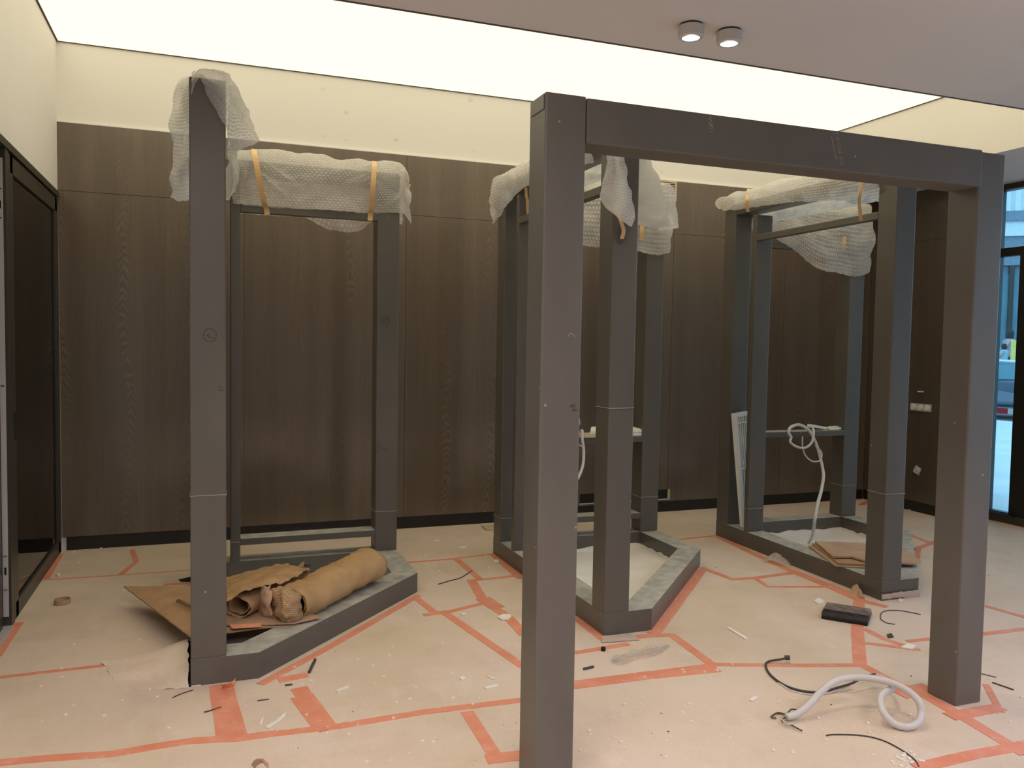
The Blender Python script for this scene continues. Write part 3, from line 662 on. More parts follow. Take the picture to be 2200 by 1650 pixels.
o = sheet('card_strip', [[fz(1895,1290,.0), fz(1935,1286,0), fz(1976,1282,.0)], [fy(1893,1278,3.85), fy(1935,1272,3.85), fy(1974,1268,3.85)]], m_paperpale, None, amp=.003); tag(o, 'pinkish card flap bent up against the right frame base', 'cardboard')
# lifted flap of protection board beside the left frame
o = sheet('board_flap', [[fz(222,1428,0), fz(310,1412,.0), fz(402,1378,.0)], [fz(215,1421,.012), fz(310,1403,.035), fz(403,1372,.085)], [fz(225,1430,.006), fz(318,1425,.030), fz(404,1395,.075)], [fz(240,1455,.001), fz(325,1455,.008), fz(405,1440,.045)], [fz(260,1480,.001), fz(330,1482,.001), fz(404,1477,.003)]], m_floor, None, amp=.004, seed=4)
tag(o, 'buckled lifted flap of floor board at the left frame front post', 'cardboard')
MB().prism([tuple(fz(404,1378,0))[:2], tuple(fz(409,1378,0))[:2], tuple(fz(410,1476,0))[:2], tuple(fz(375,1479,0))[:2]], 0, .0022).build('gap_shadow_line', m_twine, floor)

# bare slab seen inside the bases
for e, n_ in ((f2, 0), (f3, 1)):
    pl = [(.15, .15), (.222, .15), (WX-.15, 1.105), (WX-.15, WY-.15), (.15, WY-.15)]
    MB().prism(pl, 0, .004).build('slab_infill', m_slab, e)
    mb = MB()
    for a, b_ in ((pl[2], pl[3]), (pl[3], pl[4])):      # smeared plaster along the foot of the beams
        n = 24
        for k in range(n):
            t0, t1 = k/n, (k+1)/n; x0, y0 = a[0]+(b_[0]-a[0])*t0, a[1]+(b_[1]-a[1])*t0; x1, y1 = a[0]+(b_[0]-a[0])*t1, a[1]+(b_[1]-a[1])*t1
            h0 = .03+.02*mn.noise(Vector((k*.35, n_*3, 0))); h1 = .03+.02*mn.noise(Vector(((k+1)*.35, n_*3, 0)))
            nx, ny = (-.003, 0) if a[0] == b_[0] else (0, -.003)
            mb.add([(x0+nx, y0+ny, .004), (x1+nx, y1+ny, .004), (x1+nx, y1+ny, h1), (x0+nx, y0+ny, h0)], [(0, 1, 2, 3)])
    mb.build('plaster_fillet', m_slab, e)
MB().prism([(.15, .15), (.222, .15), (WX-.15, 1.105), (WX-.15, WY-.15), (.15, WY-.15)], 0, .003).build('slab_infill', m_slab, f1)

# ---------------------------------------------------------------- bubble wrap
def V(*a): return Vector(a)
# left frame, back beam
cols = [500, 524, 548, 600, 660, 720, 780, 810, 850, 868, 880]
topy = [324, 321, 322, 327, 333, 339, 346, 349, 350, 362, 385]
lowy = [438, 440, 443, 447, 450, 454, 458, 458, 456, 462, 484]
Yw = 5.485
rows = []
bx = [fy(x, 340, Yw).x for x in cols]; bx[0] += .02
rows.append([V(x, 5.665, 2.36-.07*(1 if .65 < x < 1.0 else 0)) for x in bx])
rows.append([V(x, 5.66, 2.62) for x in bx]); rows.append([V(x, 5.60, 2.715) for x in bx])
rows.append([fy(x, y, Yw) for x, y in zip(cols, topy)])
rows.append([fy(x, y+.28*(l-y), Yw-.035-.02*math.sin(k*1.9)) for k, (x, y, l) in enumerate(zip(cols, topy, lowy))])
rows.append([fy(x, y+.62*(l-y), Yw-.015+.02*math.sin(k*1.3+1)) for k, (x, y, l) in enumerate(zip(cols, topy, lowy))])
rows.append([fy(x, y, Yw-.004) for x, y in zip(cols, lowy)])
Ff = lambda a, b, c, d: (fy(a, b, Yw-.03), fy(c, d, Yw-.03))
w_ = sheet('bubble_wrap', rows, m_wrap, None, amp=.026, fr=4.6, seed=1, bias=.30, step=.010, folds=[
  (*Ff(806, 372, 640, 436), .020, .045), (*Ff(806, 392, 700, 450), .016, .035), (*Ff(552, 340, 640, 402), .018, .040), (*Ff(556, 372, 612, 420), .014, .030),
  (*Ff(800, 358, 655, 382), .022, .030), (*Ff(655, 382, 600, 392), .022, .022), (*Ff(866, 368, 815, 392), .014, .030), (*Ff(880, 400, 840, 440), .016, .030), (*Ff(520, 340, 528, 400), .012, .035)]); tag(w_, 'bubble wrap taped along the back top beam of the left frame', 'bubble wrap')
def tapeband(pts, w, Y, parent, mat=m_tan, name='packing_tape'):
    P = smooth_path([fy(x, y, Yy) for (x, y, Yy) in [(q[0], q[1], q[2] if len(q) > 2 else Y) for q in pts]], 6)
    vs = []; 
    for p in P: vs += [p+V(-w/2, 0, 0), p+V(w/2, 0, 0), p+V(-w/2, .002, 0), p+V(w/2, .002, 0)]
    fs = []
    for i in range(len(P)-1):
        a = 4*i; b_ = a+4; fs += [(a, a+1, b_+1, b_), (a+2, b_+2, b_+3, a+3), (a, b_, b_+2, a+2), (a+1, a+3, b_+3, b_+1)]
    return mesh(name, vs, fs, mat, parent)
tapeband([(546, 320, 5.50), (548, 335, 5.37), (556, 380, 5.34), (566, 430, 5.40), (572, 448, 5.47), (574, 461, 5.478)], .033, 5.42, w_)
tapeband([(804, 346, 5.50), (804, 362, 5.38), (801, 405, 5.35), (798, 445, 5.42), (796, 460, 5.475), (795, 474, 5.478)], .033, 5.42, w_)
# left frame, front post and side beam
w2 = sheet('bubble_wrap', [
  [V(-.02, 4.75, 2.725), V(-.01, 4.3, 2.735), V(.0, 3.98, 2.72)],
  [fy(402, 172, 4.65), fy(404, 165, 4.3), fy(414, 153, 3.9)],
  [fy(368, 205, 4.55), fy(384, 192, 4.2), fy(409, 182, 3.9)],
  [fy(367, 262, 4.6), fy(392, 262, 4.25), fy(412, 255, 4.02)],
  [fy(371, 340, 4.5), fy(386, 345, 4.3), fy(413, 335, 4.05)],
  [fy(362, 424, 4.55), fy(383, 431, 4.3), fy(405, 429, 4.08)]], m_wrapd, None, amp=.020, fr=7, seed=2)
tag(w2, 'bubble wrap draped over the top of the left frame front post', 'bubble wrap')
sheet('front_fold', [
  [V(-.06, 4.2, 2.72), V(-.03, 4.25, 2.74), V(.03, 4.25, 2.745), V(.10, 4.25, 2.73), V(.13, 4.3, 2.70), V(.15, 4.3, 2.66), V(.17, 4.35, 2.60)],
  [fy(411, 166, 3.86), fy(428, 151, 3.835), fy(452, 149, 3.835), fy(488, 157, 3.835), fy(500, 172, 3.93), fy(516, 203, 4.02), fy(532, 235, 4.12)],
  [fy(411, 180, 3.83), fy(429, 158, 3.825), fy(452, 178, 3.83), fy(489, 205, 3.83), fy(500, 235, 3.95), fy(519, 242, 4.05), fy(541, 262, 4.15)],
  [fy(411, 205, 3.825), fy(430, 166, 3.82), fy(451, 215, 3.825), fy(488, 282, 3.828), fy(494, 335, 3.98), fy(518, 322, 4.08), fy(556, 304, 4.2)]], m_wrap, w2, amp=.012, fr=8, seed=5)
sheet('foam_fold', [
  [fy(484, 325, 4.35), fy(495, 322, 4.3), fy(506, 328, 4.4)],
  [fy(484, 370, 4.3), fy(500, 362, 4.22), fy(512, 366, 4.4)],
  [fy(484, 410, 4.3), fy(500, 402, 4.22), fy(511, 395, 4.4)],
  [fy(484, 430, 4.35), fy(494, 427, 4.3), fy(503, 415, 4.4)]], m_foam, w2, amp=.02, fr=9, seed=6)

# middle frame
fx2 = 1.98
def beam_side(fx_, fy_, ys_, lhang, rhang, puff, seed, mat=m_wrap, label=''):
    xl, xr_ = fx_-.008, fx_+.158; rows = []
    G = []
    for y, lh, rh in zip(ys_, lhang, rhang):
        yy = fy_+y
        G.append([V(xr_+.01, yy, rh), V(xr_+.012, yy, 2.60), V(xr_-.03, yy, 2.712+puff*.6), V((xl+xr_)/2, yy, 2.725+puff), V(xl-.006, yy, 2.70+puff*.4), V(xl-.022, yy, (2.70+lh)/2), V(xl-.004, yy, lh)])
    o = sheet('bubble_wrap', [list(c) for c in zip(*G)], mat, None, amp=.024, fr=6, seed=seed, bias=.6); return tag(o, label, 'bubble wrap')
w3 = beam_side(1.98, 3.845, [1.83, 1.6, 1.3, .9, .5, .2], [2.40, 2.47, 2.56, 2.56, 2.54, 2.53], [2.45, 2.5, 2.5, 2.5, 2.5, 2.5], .03, 7, m_wrapd, 'bubble wrap over the side top beam of the middle frame')
tapeband([(1128, 352, 5.2), (1129, 380, 5.14), (1131, 420, 5.14), (1133, 430, 5.16), (1134, 455, 5.18), (1136, 477, 5.2)], .02, 5.4, w3)
def beam_back(fx_, fy_, xs, fh, bh, puff, seed, label, mat=m_wrap, rz=0):
    G = []
    for x, f_, b_ in zip(xs, fh, bh):
        X = fx_+x; y0 = fy_+1.64-math.sin(-rz)*x
        G.append([V(X, y0+.168, b_), V(X, y0+.165, 2.6), V(X, y0+.10, 2.72+puff), V(X, y0+.03, 2.725+puff), V(X, y0-.012, 2.68), V(X, y0-.045, (2.68+f_)/2), V(X, y0-.014, f_)])
    o = sheet('bubble_wrap', [list(c) for c in zip(*G)], mat, None, amp=.034, fr=5, seed=seed, bias=.7); return tag(o, label, 'bubble wrap')
w4 = beam_back(1.98, 3.845, [.17, .4, .7, 1.0, 1.2, 1.31], [2.28, 2.27, 2.26, 2.25, 2.23, 2.25], [2.5]*6, .01, 8, 'bubble wrap along the back top beam of the middle frame')
tapeband([(1380, 478, 5.40), (1379, 498, 5.40), (1378, 516, 5.42)], .034, 5.4, w4)
# wrap hanging off the middle frame's front post
w5 = sheet('bubble_wrap', [
  [V(2.03, 4.0, 2.73), V(2.08, 4.0, 2.75), V(2.12, 4.0, 2.73)],
  [fy(1298, 262, 3.83), fy(1316, 256, 3.82), fy(1338, 262, 3.83)],
  [fy(1302, 340, 3.80), fy(1322, 338, 3.76), fy(1343, 345, 3.81)],
  [fy(1293, 395, 3.79), fy(1322, 398, 3.75), fy(1354, 405, 3.80)],
  [fy(1290, 428, 3.80), fy(1322, 444, 3.77), fy(1366, 452, 3.80)],
  [fy(1304, 452, 3.81), fy(1330, 472, 3.79), fy(1356, 488, 3.81)]], m_wrapd, None, amp=.016, fr=9, seed=9)
tag(w5, 'bubble wrap tail hanging down the front post of the middle frame', 'bubble wrap')
tapeband([(1331, 455, 3.80), (1334, 475, 3.81), (1340, 495, 3.825), (1336, 513, 3.83)], .022, 3.8, w5)
w6 = sheet('bubble_wrap', [
  [V(2.10, 4.2, 2.73), V(2.14, 4.25, 2.72), V(2.20, 4.3, 2.68)],
  [fy(1340, 290, 4.02), fy(1362, 296, 4.06), fy(1388, 300, 4.15)],
  [fy(1346, 345, 4.04), fy(1376, 350, 4.02), fy(1404, 352, 4.15)],
  [fy(1352, 405, 4.04), fy(1388, 410, 4.04), fy(1422, 405, 4.15)],
  [fy(1358, 450, 4.04), fy(1398, 455, 4.02), fy(1436, 452, 4.12)],
  [fy(1362, 482, 4.04), fy(1398, 486, 4.04), fy(1440, 488, 4.12)]], m_foam, None, amp=.022, fr=8, seed=10)
tag(w6, 'wide pale sheet of bubble wrap hanging behind the middle frame front post', 'bubble wrap')
w7 = sheet('bubble_wrap', [
  [fy(1416, 400, 4.28), fy(1430, 397, 4.28), fy(1446, 402, 4.3)],
  [fy(1420, 430, 4.28), fy(1436, 432, 4.22), fy(1453, 430, 4.3)],
  [fy(1420, 460, 4.25), fy(1438, 462, 4.2), fy(1458, 452, 4.3)],
  [fy(1412, 496, 4.25), fy(1434, 494, 4.22), fy(1455, 490, 4.3)]], m_wrapd, None, amp=.018, fr=10, seed=11)
tag(w7, 'curled end of bubble wrap right of the middle frame post', 'bubble wrap')
# right frame
w8 = beam_side(3.90, 3.865, [1.84, 1.62, 1.3, .95, .6, .3, .12], [2.655, 2.62, 2.60, 2.575, 2.53, 2.50, 2.52], [2.5]*7, .035, 12, m_wrap, 'bubble wrap over the side top beam of the right frame')
tapeband([(1609, 406, 5.42), (1606, 425, 5.25), (1605, 440, 5.24), (1607, 455, 5.26)], .03, 5.3, w8)
tapeband([(1851, 388, 4.12), (1849, 410, 4.02), (1846, 430, 4.0), (1848, 455, 4.02), (1850, 474, 4.03)], .026, 4.05, w8)
w9 = beam_back(3.915, 3.865, [.17, .35, .55, .78, 1.0, 1.2, 1.315], [2.47, 2.42, 2.34, 2.20, 2.17, 2.15, 2.20], [2.5]*7, .01, 13, 'bubble wrap sagging from the back top beam of the right frame', m_wrap, math.radians(-.8))
tapeband([(1815, 508, 5.36), (1814, 522, 5.36), (1813, 536, 5.37)], .03, 5.4, w9)

# ---------------------------------------------------------------- cardboard in the left frame
slab('cardboard_sheet', [(266,1262,.105), (350,1262,.125), (470,1264,.135), (600,1270,.13), (704,1336,.10), (640,1345,.115), (560,1351,.125), (480,1362,.125), (408,1369,.122), (340,1318,.112)], .12, .008, m_card, 'flat brown cardboard sheet poking out left of the left frame', 'cardboard', rag=.004)
slab('cardboard_sheet', [(430,1300,.145), (560,1290,.145), (690,1328,.13), (630,1341,.132), (500,1345,.14), (440,1340,.14)], .14, .006, m_cardp, 'second cardboard sheet under the rolls in the left frame', 'cardboard', rag=.005)
slab('tape_scrap', [(492,1343,.150), (560,1339,.148), (562,1347,.146), (500,1351,.148)], .15, .002, m_tape, 'strip of red tape on the cardboard in the left frame', 'tape')
slab('cardboard_scrap', [(378,1294,.135), (384,1291,.15), (440,1312,.16), (440,1322,.15)], .14, .012, m_corr, 'narrow corrugated strip on the flat cardboard', 'cardboard')
slab('rubber_scrap', [(384,1246,.0), (410,1240,.01), (410,1250,.0), (388,1250,.0)], .0, .004, m_twine, 'black rubber scrap behind the left frame post', 'scrap')
def roll(name, A, B, r, mat, label, turns=2.2, tail=None, seed=0, squash=.8, crump=.012, ext=None, rev=1, a0=0, r1=None):
    A, B = Vector(A), Vector(B); ax = (B-A); ln = ax.length; ax.normalize(); s_ = ax.cross(V(0, 0, 1)).normalized(); u = s_.cross(ax)
    nt_ = int(turns*28); nl = 36; vs = []; uv = []
    for i in range(nl+1):
        t = i/nl; c = A.lerp(B, t); rr0 = r+((r1 or r)-r)*t
        for j in range(nt_+1):
            k = j/nt_; a = a0+rev*k*turns*2*math.pi; rr = rr0*(.62+.38*k)
            p = c+s_*math.cos(a)*rr+u*math.sin(a)*rr*squash
            d = (p-c).normalized() if (p-c).length > 0 else u
            p = p+d*crump*(mn.noise(p*8+V(seed, 0, 0))+.9*(.3-abs(mn.noise(p*15+V(seed, 0, 0))))+.25*mn.noise(p*40))
            if i in (0, nl): p = p+ax*(1 if i else -1)*(.015*mn.noise(V(j*.35, seed, i))+.02*k)
            vs.append(p); uv.append((t*ln, k*turns*rr0*6.28))
        if tail:
            pass
    w = nt_+1; fs = [(i*w+j, i*w+j+1, (i+1)*w+j+1, (i+1)*w+j) for i in range(nl) for j in range(nt_)]
    o = mesh(name, vs, fs, mat, None, smooth=True, uvs=uv)
    so = o.modifiers.new('solid', 'SOLIDIFY'); so.thickness = .004
    return tag(o, label, 'cardboard')
roll('cardboard_roll', fz(628,1300,.185), fz(792,1214,.22), .115, m_kraft, 'large crumpled brown cardboard roll inside the left frame base', 2.3, seed=3, squash=.82, crump=.02, a0=2.2, r1=.125)
roll('corrugated_roll', fz(515,1302,.20), fz(640,1238,.20), .085, m_corr, 'open scroll of corrugated cardboard beside the large roll', 1.6, seed=8, squash=.72, crump=.008, a0=.4, rev=-1)
o = sheet('kraft_sheet', [
  [fz(486,1243,.19), fz(540,1224,.21), fz(590,1212,.22), fz(622,1214,.23), fz(668,1221,.25)],
  [fz(486,1262,.24), fz(540,1240,.27), fz(585,1228,.28), fz(618,1226,.28), fz(650,1230,.27)],
  [fz(487,1280,.27), fz(530,1262,.285), fz(572,1246,.29), fz(595,1242,.29), fz(622,1244,.28)],
  [fz(487,1292,.26), fz(520,1276,.28), fz(560,1262,.285), fz(588,1252,.285), fz(603,1255,.27)]], m_kraft, None, amp=.014, fr=9, seed=14)
tag(o, 'curved brown sheet lying over the corrugated scroll in the left frame', 'cardboard')
o = sheet('torn_cardboard', [
  [fz(578,1272,.27), fz(600,1256,.30), fz(622,1262,.29), fz(645,1275,.26)],
  [fz(582,1296,.22), fz(600,1286,.26), fz(622,1288,.26), fz(650,1296,.22)],
  [fz(586,1315,.16), fz(600,1316,.20), fz(620,1320,.19), fz(652,1318,.16)],
  [fz(596,1328,.13), fz(610,1335,.14), fz(625,1337,.14), fz(648,1330,.14)]], m_corr, None, amp=.03, fr=12, seed=15)
tag(o, 'torn ragged flap of corrugated card at the near end of the roll', 'cardboard')
o = sheet('torn_cardboard', [
  [fz(560,1262,.28), fz(572,1258,.30), fz(584,1256,.29)],
  [fz(560,1285,.23), fz(572,1282,.26), fz(583,1280,.26)],
  [fz(548,1318,.14), fz(566,1326,.15), fz(582,1322,.17)]], m_cardp, None, amp=.02, fr=14, seed=16)
tag(o, 'folded strip of card between the two cardboard rolls', 'cardboard')
slab('cardboard_chip', [(640,1216,.26), (654,1206,.30), (652,1218,.27)], .26, .003, m_paperpale, 'small pale cardboard chip on top of the roll', 'scrap')
MB().tube([fz(622,1214,.245), fz(646,1214,.25), fz(665,1215,.26)], .008, 6).build('dark_stick', m_wire); tag(bpy.data.objects['dark_stick'], 'short dark stick lying on the brown sheet in the left frame', 'scrap')
# ---- flattened boxes in the right frame
slab('flattened_box', [(1737,1174,.125), (1758,1172,.125), (1820,1180,.125), (1900,1208,.122), (1856,1221,.122), (1794,1217,.122)], .12, .006, m_cardp, 'lowest flattened cardboard box on the right frame base', 'cardboard', rag=.003)
slab('flattened_box', [(1744,1170,.132), (1790,1172,.132), (1890,1190,.132), (1930,1210,.13), (1858,1216,.13), (1800,1213,.13), (1782,1198,.131)], .12, .012, m_card, 'middle flattened cardboard box on the right frame base', 'cardboard', rag=.003)
slab('flattened_box', [(1751,1166,.150), (1838,1169,.150), (1930,1172,.150), (1979,1209,.142), (1965,1214,.142), (1860,1208,.147), (1830,1199,.149), (1790,1199,.149)], .15, .012, m_cardp, 'topmost flattened cardboard box on the right frame base', 'cardboard', rag=.002)
# ---- white linear grille leaning in the right frame
gb = fz(1591, 1134, .12)
gr = empty('linear_grille', (gb.x, gb.y-.03, .125)); gr.rotation_euler = (math.radians(-3), math.radians(-5.5), math.radians(8)); tag(gr, 'tall narrow white linear air grille leaning in the right frame', 'vent')
GW, GH = .19, .905
MB().box((0, 0, 0), (.033, .03, GH)).box((GW-.033, 0, 0), (GW, .03, GH)).box((.033, 0, 0), (GW-.033, .03, .03)).box((.033, 0, GH-.03), (GW-.033, .03, GH)).build('frame', m_white, gr)
box('back_mesh', (.033, .024, .03), (GW-.033, .028, GH-.03), m_steel, gr)
for k in range(6): box('slat', (.042+k*.0195, .004, .03), (.0475+k*.0195, .020, GH-.03), m_white, gr)
for z in (.08, .46, .82): box('crossbar', (.033, .002, z), (GW-.033, .008, z+.008), m_white, gr)

# ---------------------------------------------------------------- conduits and cables
def cable(name, pts, r, mat, label, cat='cable', n=8, parent=None, k=8):
    o = MB().tube(smooth_path(pts, k), r, n).build(name, mat, parent, smooth=True)
    if label: tag(o, label, cat)
    return o
c3 = cable('conduit', [fy(1700,940,5.42), fy(1694,928,5.42), fy(1700,917,5.44), fy(1718,913,5.46), fy(1738,925,5.46), fy(1752,950,5.45), fy(1760,975,5.42), fy(1767,1005,5.35), fy(1769,1025,5.25), fy(1764,1055,5.1), fy(1756,1085,4.98), fy(1750,1120,4.92), fz(1746,1150,.12), fz(1738,1166,.02)], .0125, m_cable, 'pale grey conduit hanging from the shelf rail of the right frame')
cable('conduit_loop', [fy(1700,940,5.42), fy(1698,950,5.40), fy(1712,960,5.40), fy(1730,962,5.40), fy(1744,950,5.42), fy(1748,930,5.45), fy(1745,918,5.5), fy(1735,917,5.5)], .010, m_cable, None, parent=c3)
cable('thin_wire', [fy(1724,938,5.42), fy(1724,958,5.41), fy(1730,978,5.4), fy(1745,991,5.38), fy(1762,989,5.36), fy(1765,972,5.38), fy(1752,958,5.4)], .006, m_cable, None, parent=c3)
for a, b_, lab, sw in (((1732, 905), (1778, 921), 'white plastic box tilted on the right frame shelf rail', 0), ((1768, 909), (1815, 918), 'white rounded plastic cover at the end of the shelf rail', 1)):
    c = fy((a[0]+b_[0])/2, (a[1]+b_[1])/2, 5.55); e = empty('switch_box', (c.x, c.y, .862)); tag(e, lab, 'box'); e.rotation_euler = (math.radians(4), math.radians(9 if sw == 0 else -1), math.radians(10))
    e.location.z = .876 if sw == 0 else .862
    if sw == 0: MB().box((-.085, -.035, 0), (.085, .035, .018)).build('tray', m_white, e, bevel=.003); MB().box((-.075, -.027, .018), (.075, .027, .021)).build('lid', m_white, e)
    else:
        MB().prism([(-.085, -.03), (-.03, -.045), (.04, -.045), (.09, -.01), (.085, .03), (-.06, .04)], 0, .016).build('cover', m_white, e, bevel=.006)
        MB().prism([(-.05, -.02), (.02, -.03), (.06, -.005), (.04, .02), (-.04, .025)], .016, .024).build('raised_centre', m_white, e, bevel=.004)
# middle frame shelf
slab('timber_batten', [(1215,934,.86), (1300,934,.86), (1300,940,.86), (1215,941,.86)], .86, .016, m_twood, 'pale timber batten on the shelf rail of the middle frame', 'timber')
for k, (pts, lab) in enumerate(((((1265, 932), (1386, 932), (1392, 939), (1268, 940)), 'lowest white folded paper on the middle frame shelf rail'), (((1270, 923), (1352, 920), (1388, 930), (1378, 937), (1268, 936)), 'topmost white folded paper on the middle frame shelf rail'))):
    z = .86+k*.022
    P = [fy(x, y, 5.50 if i in (2, 3, 4) else 5.60) for i, (x, y) in enumerate(pts)]
    vs = [V(p.x, p.y, z+(0.0 if i else 0)) for i, p in enumerate(P)]; n = len(vs); vs += [v+V(0, 0, .020+(.022 if i in (0, 1) and k else 0)) for i, v in enumerate(vs)]
    o = mesh('folded_paper', vs, [tuple(range(n)), tuple(range(n, 2*n))]+[(i, (i+1) % n, (i+1) % n+n, i+n) for i in range(n)], m_plaster, None, bevel=.003); tag(o, lab, 'paper')
cable('conduit', [fy(1247,928,5.50), fy(1251,926,5.46), fy(1251,945,5.42), fy(1253,958,5.42), fy(1254,975,5.40), fy(1252,1000,5.35), fy(1243,1025,5.25), fy(1228,1050,5.15), fz(1215,1130,.15), fz(1210,1170,.02)], .011, m_cable, 'pale conduit hanging from the middle frame shelf beside the portal post')
cable('thin_wire', [fy(1232,870,5.45), fy(1244,900,5.42), fy(1243,915,5.42), fy(1225,935,5.45), fy(1235,950,5.42), fy(1252,960,5.42)], .005, m_cable, 'thin pale wire half hidden by the portal post', 'cable')
# sockets on the right wall
def socket(name, y0, y1, z, n, label, tilt=0):
    e = empty(name, (XR-.001, (y0+y1)/2, z)); e.rotation_euler = (tilt, 0, 0); tag(e, label, 'socket')
    w = (y1-y0)/2; h = .036
    box('mounting_plate', (-.012, -w, -h), (0, w, h), m_metalplate, e, bevel=.003)
    for k in range(n):
        c = -w+(k+.5)*2*w/n
        mb = MB().tube([(-.012, c, 0), (-.022, c, 0)], .029, 16); mb.build('insert', m_white if n > 1 else m_cable, e)
        if n > 1: MB().tube([(-.022, c-.004, 0), (-.030, c-.004, .0)], .020, 12).build('plug_cap', m_white, e)
        else:
            for s_ in (-1, 1): MB().tube([(-.0225, c+s_*.01, 0), (-.024, c+s_*.01, 0)], .004, 8).build('pin_hole', m_twine, e)
socket('triple_socket', 5.79, 6.03, 1.0, 3, 'uncovered triple socket on the dark right wall')
socket('single_socket', 5.885, 5.957, .40, 1, 'crooked single socket low on the dark right wall', math.radians(24))
box('cable_end', (XR-.02, 5.89, 1.145), (XR, 5.945, 1.155), m_white); tag(bpy.data.objects['cable_end'], 'white cable stub above the triple socket', 'cable')

# ---------------------------------------------------------------- loose things on the floor
cable('grey_hose', [fz(1690,1540,.02), fz(1712,1534,.025), fz(1738,1514,.05), fz(1762,1488,.08), fz(1790,1466,.11), fz(1825,1456,.12), fz(1870,1457,.12), fz(1915,1467,.12), fz(1950,1484,.115), fz(1974,1507,.09), fz(1979,1532,.05), fz(1972,1553,.025), fz(1948,1562,.016), fz(1922,1555,.02), fz(1900,1534,.05), fz(1891,1508,.075), fz(1898,1490,.085), fz(1917,1480,.085)], .0148, m_cable, 'thick pale grey conduit curled in a loop on the floor', k=10, n=12)
cable('hose_tail', [fz(1880,1452,.05), fz(1895,1455,.06), fz(1912,1466,.07), fz(1917,1480,.085)], .010, m_cable, None, parent=bpy.data.objects['grey_hose'])
bc = cable('black_cable', [fz(1696,1411,.03), fz(1680,1416,.02), fz(1655,1420,.01), fz(1645,1428,.006), fz(1652,1446,.006), fz(1672,1464,.006), fz(1700,1478,.006), fz(1735,1486,.006), fz(1770,1486,.008), fz(1800,1477,.02), fz(1830,1468,.04), fz(1850,1458,.05), fz(1880,1453,.05)], .0055, m_cableblk, 'black cable looping on the floor from the grey conduit', k=10)
MB().tube([fz(1686,1413,.022), fz(1697,1413,.026)], .012, 8).build('plug_end', m_cableblk, bc)
MB().tube([fz(1868,1455,.05), fz(1880,1452,.05)], .013, 10).build('cable_gland', m_cableblk, bc)
cable('thin_grey_cable', [fz(1672,1466,.003), fz(1700,1484,.003), fz(1740,1492,.003), fz(1775,1490,.003), fz(1800,1482,.01), fz(1825,1472,.02)], .0045, m_cable, 'thinner grey cable beside the black one on the floor')
for k, pts in enumerate(([(1690,1536), (1672,1531), (1657,1540), (1668,1543)], [(1690,1540), (1680,1548), (1700,1558), (1723,1570)], [(1712,1525), (1700,1524), (1690,1533), (1670,1534)], [(1680,1545), (1690,1555), (1707,1555)])):
    cable('frayed_wire', [fz(a, b_, .006+.004*k) for a, b_ in pts], .003, m_wire if k != 3 else m_cable, None, parent=bpy.data.objects['grey_hose'])
WIRES = [([(1775,1580), (1795,1578), (1850,1580), (1895,1590), (1935,1610), (1965,1632), (1974,1647)], .0028, 'long thin dark wire arcing over the floor below the grey conduit'),
 ([(1892,1330), (1893,1318), (1905,1312), (1935,1312), (1978,1320)], .0026, 'thin wire curl left of the right portal post'), ([(1892,1330), (1905,1338), (1923,1341)], .0026, 'short thin wire below the curl'),
 ([(942,1255), (965,1248), (990,1241), (1014,1226)], .0035, 'bent dark wire between left and middle frames'),
 ([(370,1499), (390,1490), (415,1482)], .0022, 'fine dark wire in front of the left frame post'),
 ([(438,1530), (450,1527), (475,1519)], .0030, 'short dark wire left of the wide red tape'),
 ([(553,1505), (578,1502)], .0022, 'short straight wire between the two tapes'), ([(2108,1447), (2140,1455)], .0022, 'fine wire right of the portal post'), ([(2132,1466), (2178,1482)], .0035, 'dark sliver on the floor at the right edge')]
for pts, r, lab in WIRES:
    P = [fz(a, b_, .003) for a, b_ in pts]
    if len(P) < 3: P = [P[0], P[0].lerp(P[1], .5), P[1]]
    cable('wire_piece', P, r, m_wire, lab, 'wire', 6)
for pts, r, lab in (([(664,1444), (677,1417)], .007, 'dark brown stick on the floor right of the left frame'), ([(1254,1437), (1275,1432)], .006, 'short black peg right of the portal post foot'), ([(612,1472), (628,1470)], .004, 'tiny dark twig near the left frame base')):
    MB().tube([fz(a, b_, r) for a, b_ in pts], r, 8).build('dark_stick', m_wire); tag(COL.objects[-1], lab, 'stick')
MB().lathe(tuple(fz(1296,1398,0)), [(.001, .0), (.012, 0), (.012, .018), (.001, .018)], 10).build('black_plug', m_twine); tag(COL.objects[-1], 'tiny black plug beside the red tape near the portal post', 'scrap')
# cardboard ring
c = fz(134, 1297, 0); e = MB().lathe((0, 0, 0), [(.040, 0), (.043, 0), (.043, .028), (.040, .028), (.040, 0)], 32).build('tape_core', m_cardp, None, loc=(c.x, c.y, .001)); e.rotation_euler = (0, 0, 0); tag(e, 'empty cardboard tape core on the floor by the glazed partition', 'tape core')
# ribbed black mat
P = [fz(1779,1303,0), fz(1874,1318,0), fz(1862,1348,0), fz(1767,1328,0)]
c = (P[0]+P[2])/2; ux = (P[1]-P[0]); uy = (P[0]-P[3]); g = empty('ribbed_block', c, math.atan2(ux.y, ux.x)); tag(g, 'black ribbed block with pale dust lying right of centre on the floor', 'block')
LX, LY = ux.length/2, .5*abs((P[0]-P[3]).dot(Vector((-ux.y, ux.x, 0)).normalized()))
m_rib = plain('dusty_black_rubber', (.05, .045, .042), .6, var=.4, scale=14); m_ribd = plain('dusty_rib_tops', (.30, .24, .20), .8, var=.5, scale=9)
box('base_plate', (-LX, -LY, .0), (LX, LY, .020), m_twine, g, bevel=.003)
for k in range(8): box('rib', (-LX, -LY+.006+k*(2*LY-.012)/8, .020), (LX, -LY+.006+k*(2*LY-.012)/8+.009, .040), m_ribd if k > 2 else m_rib, g)
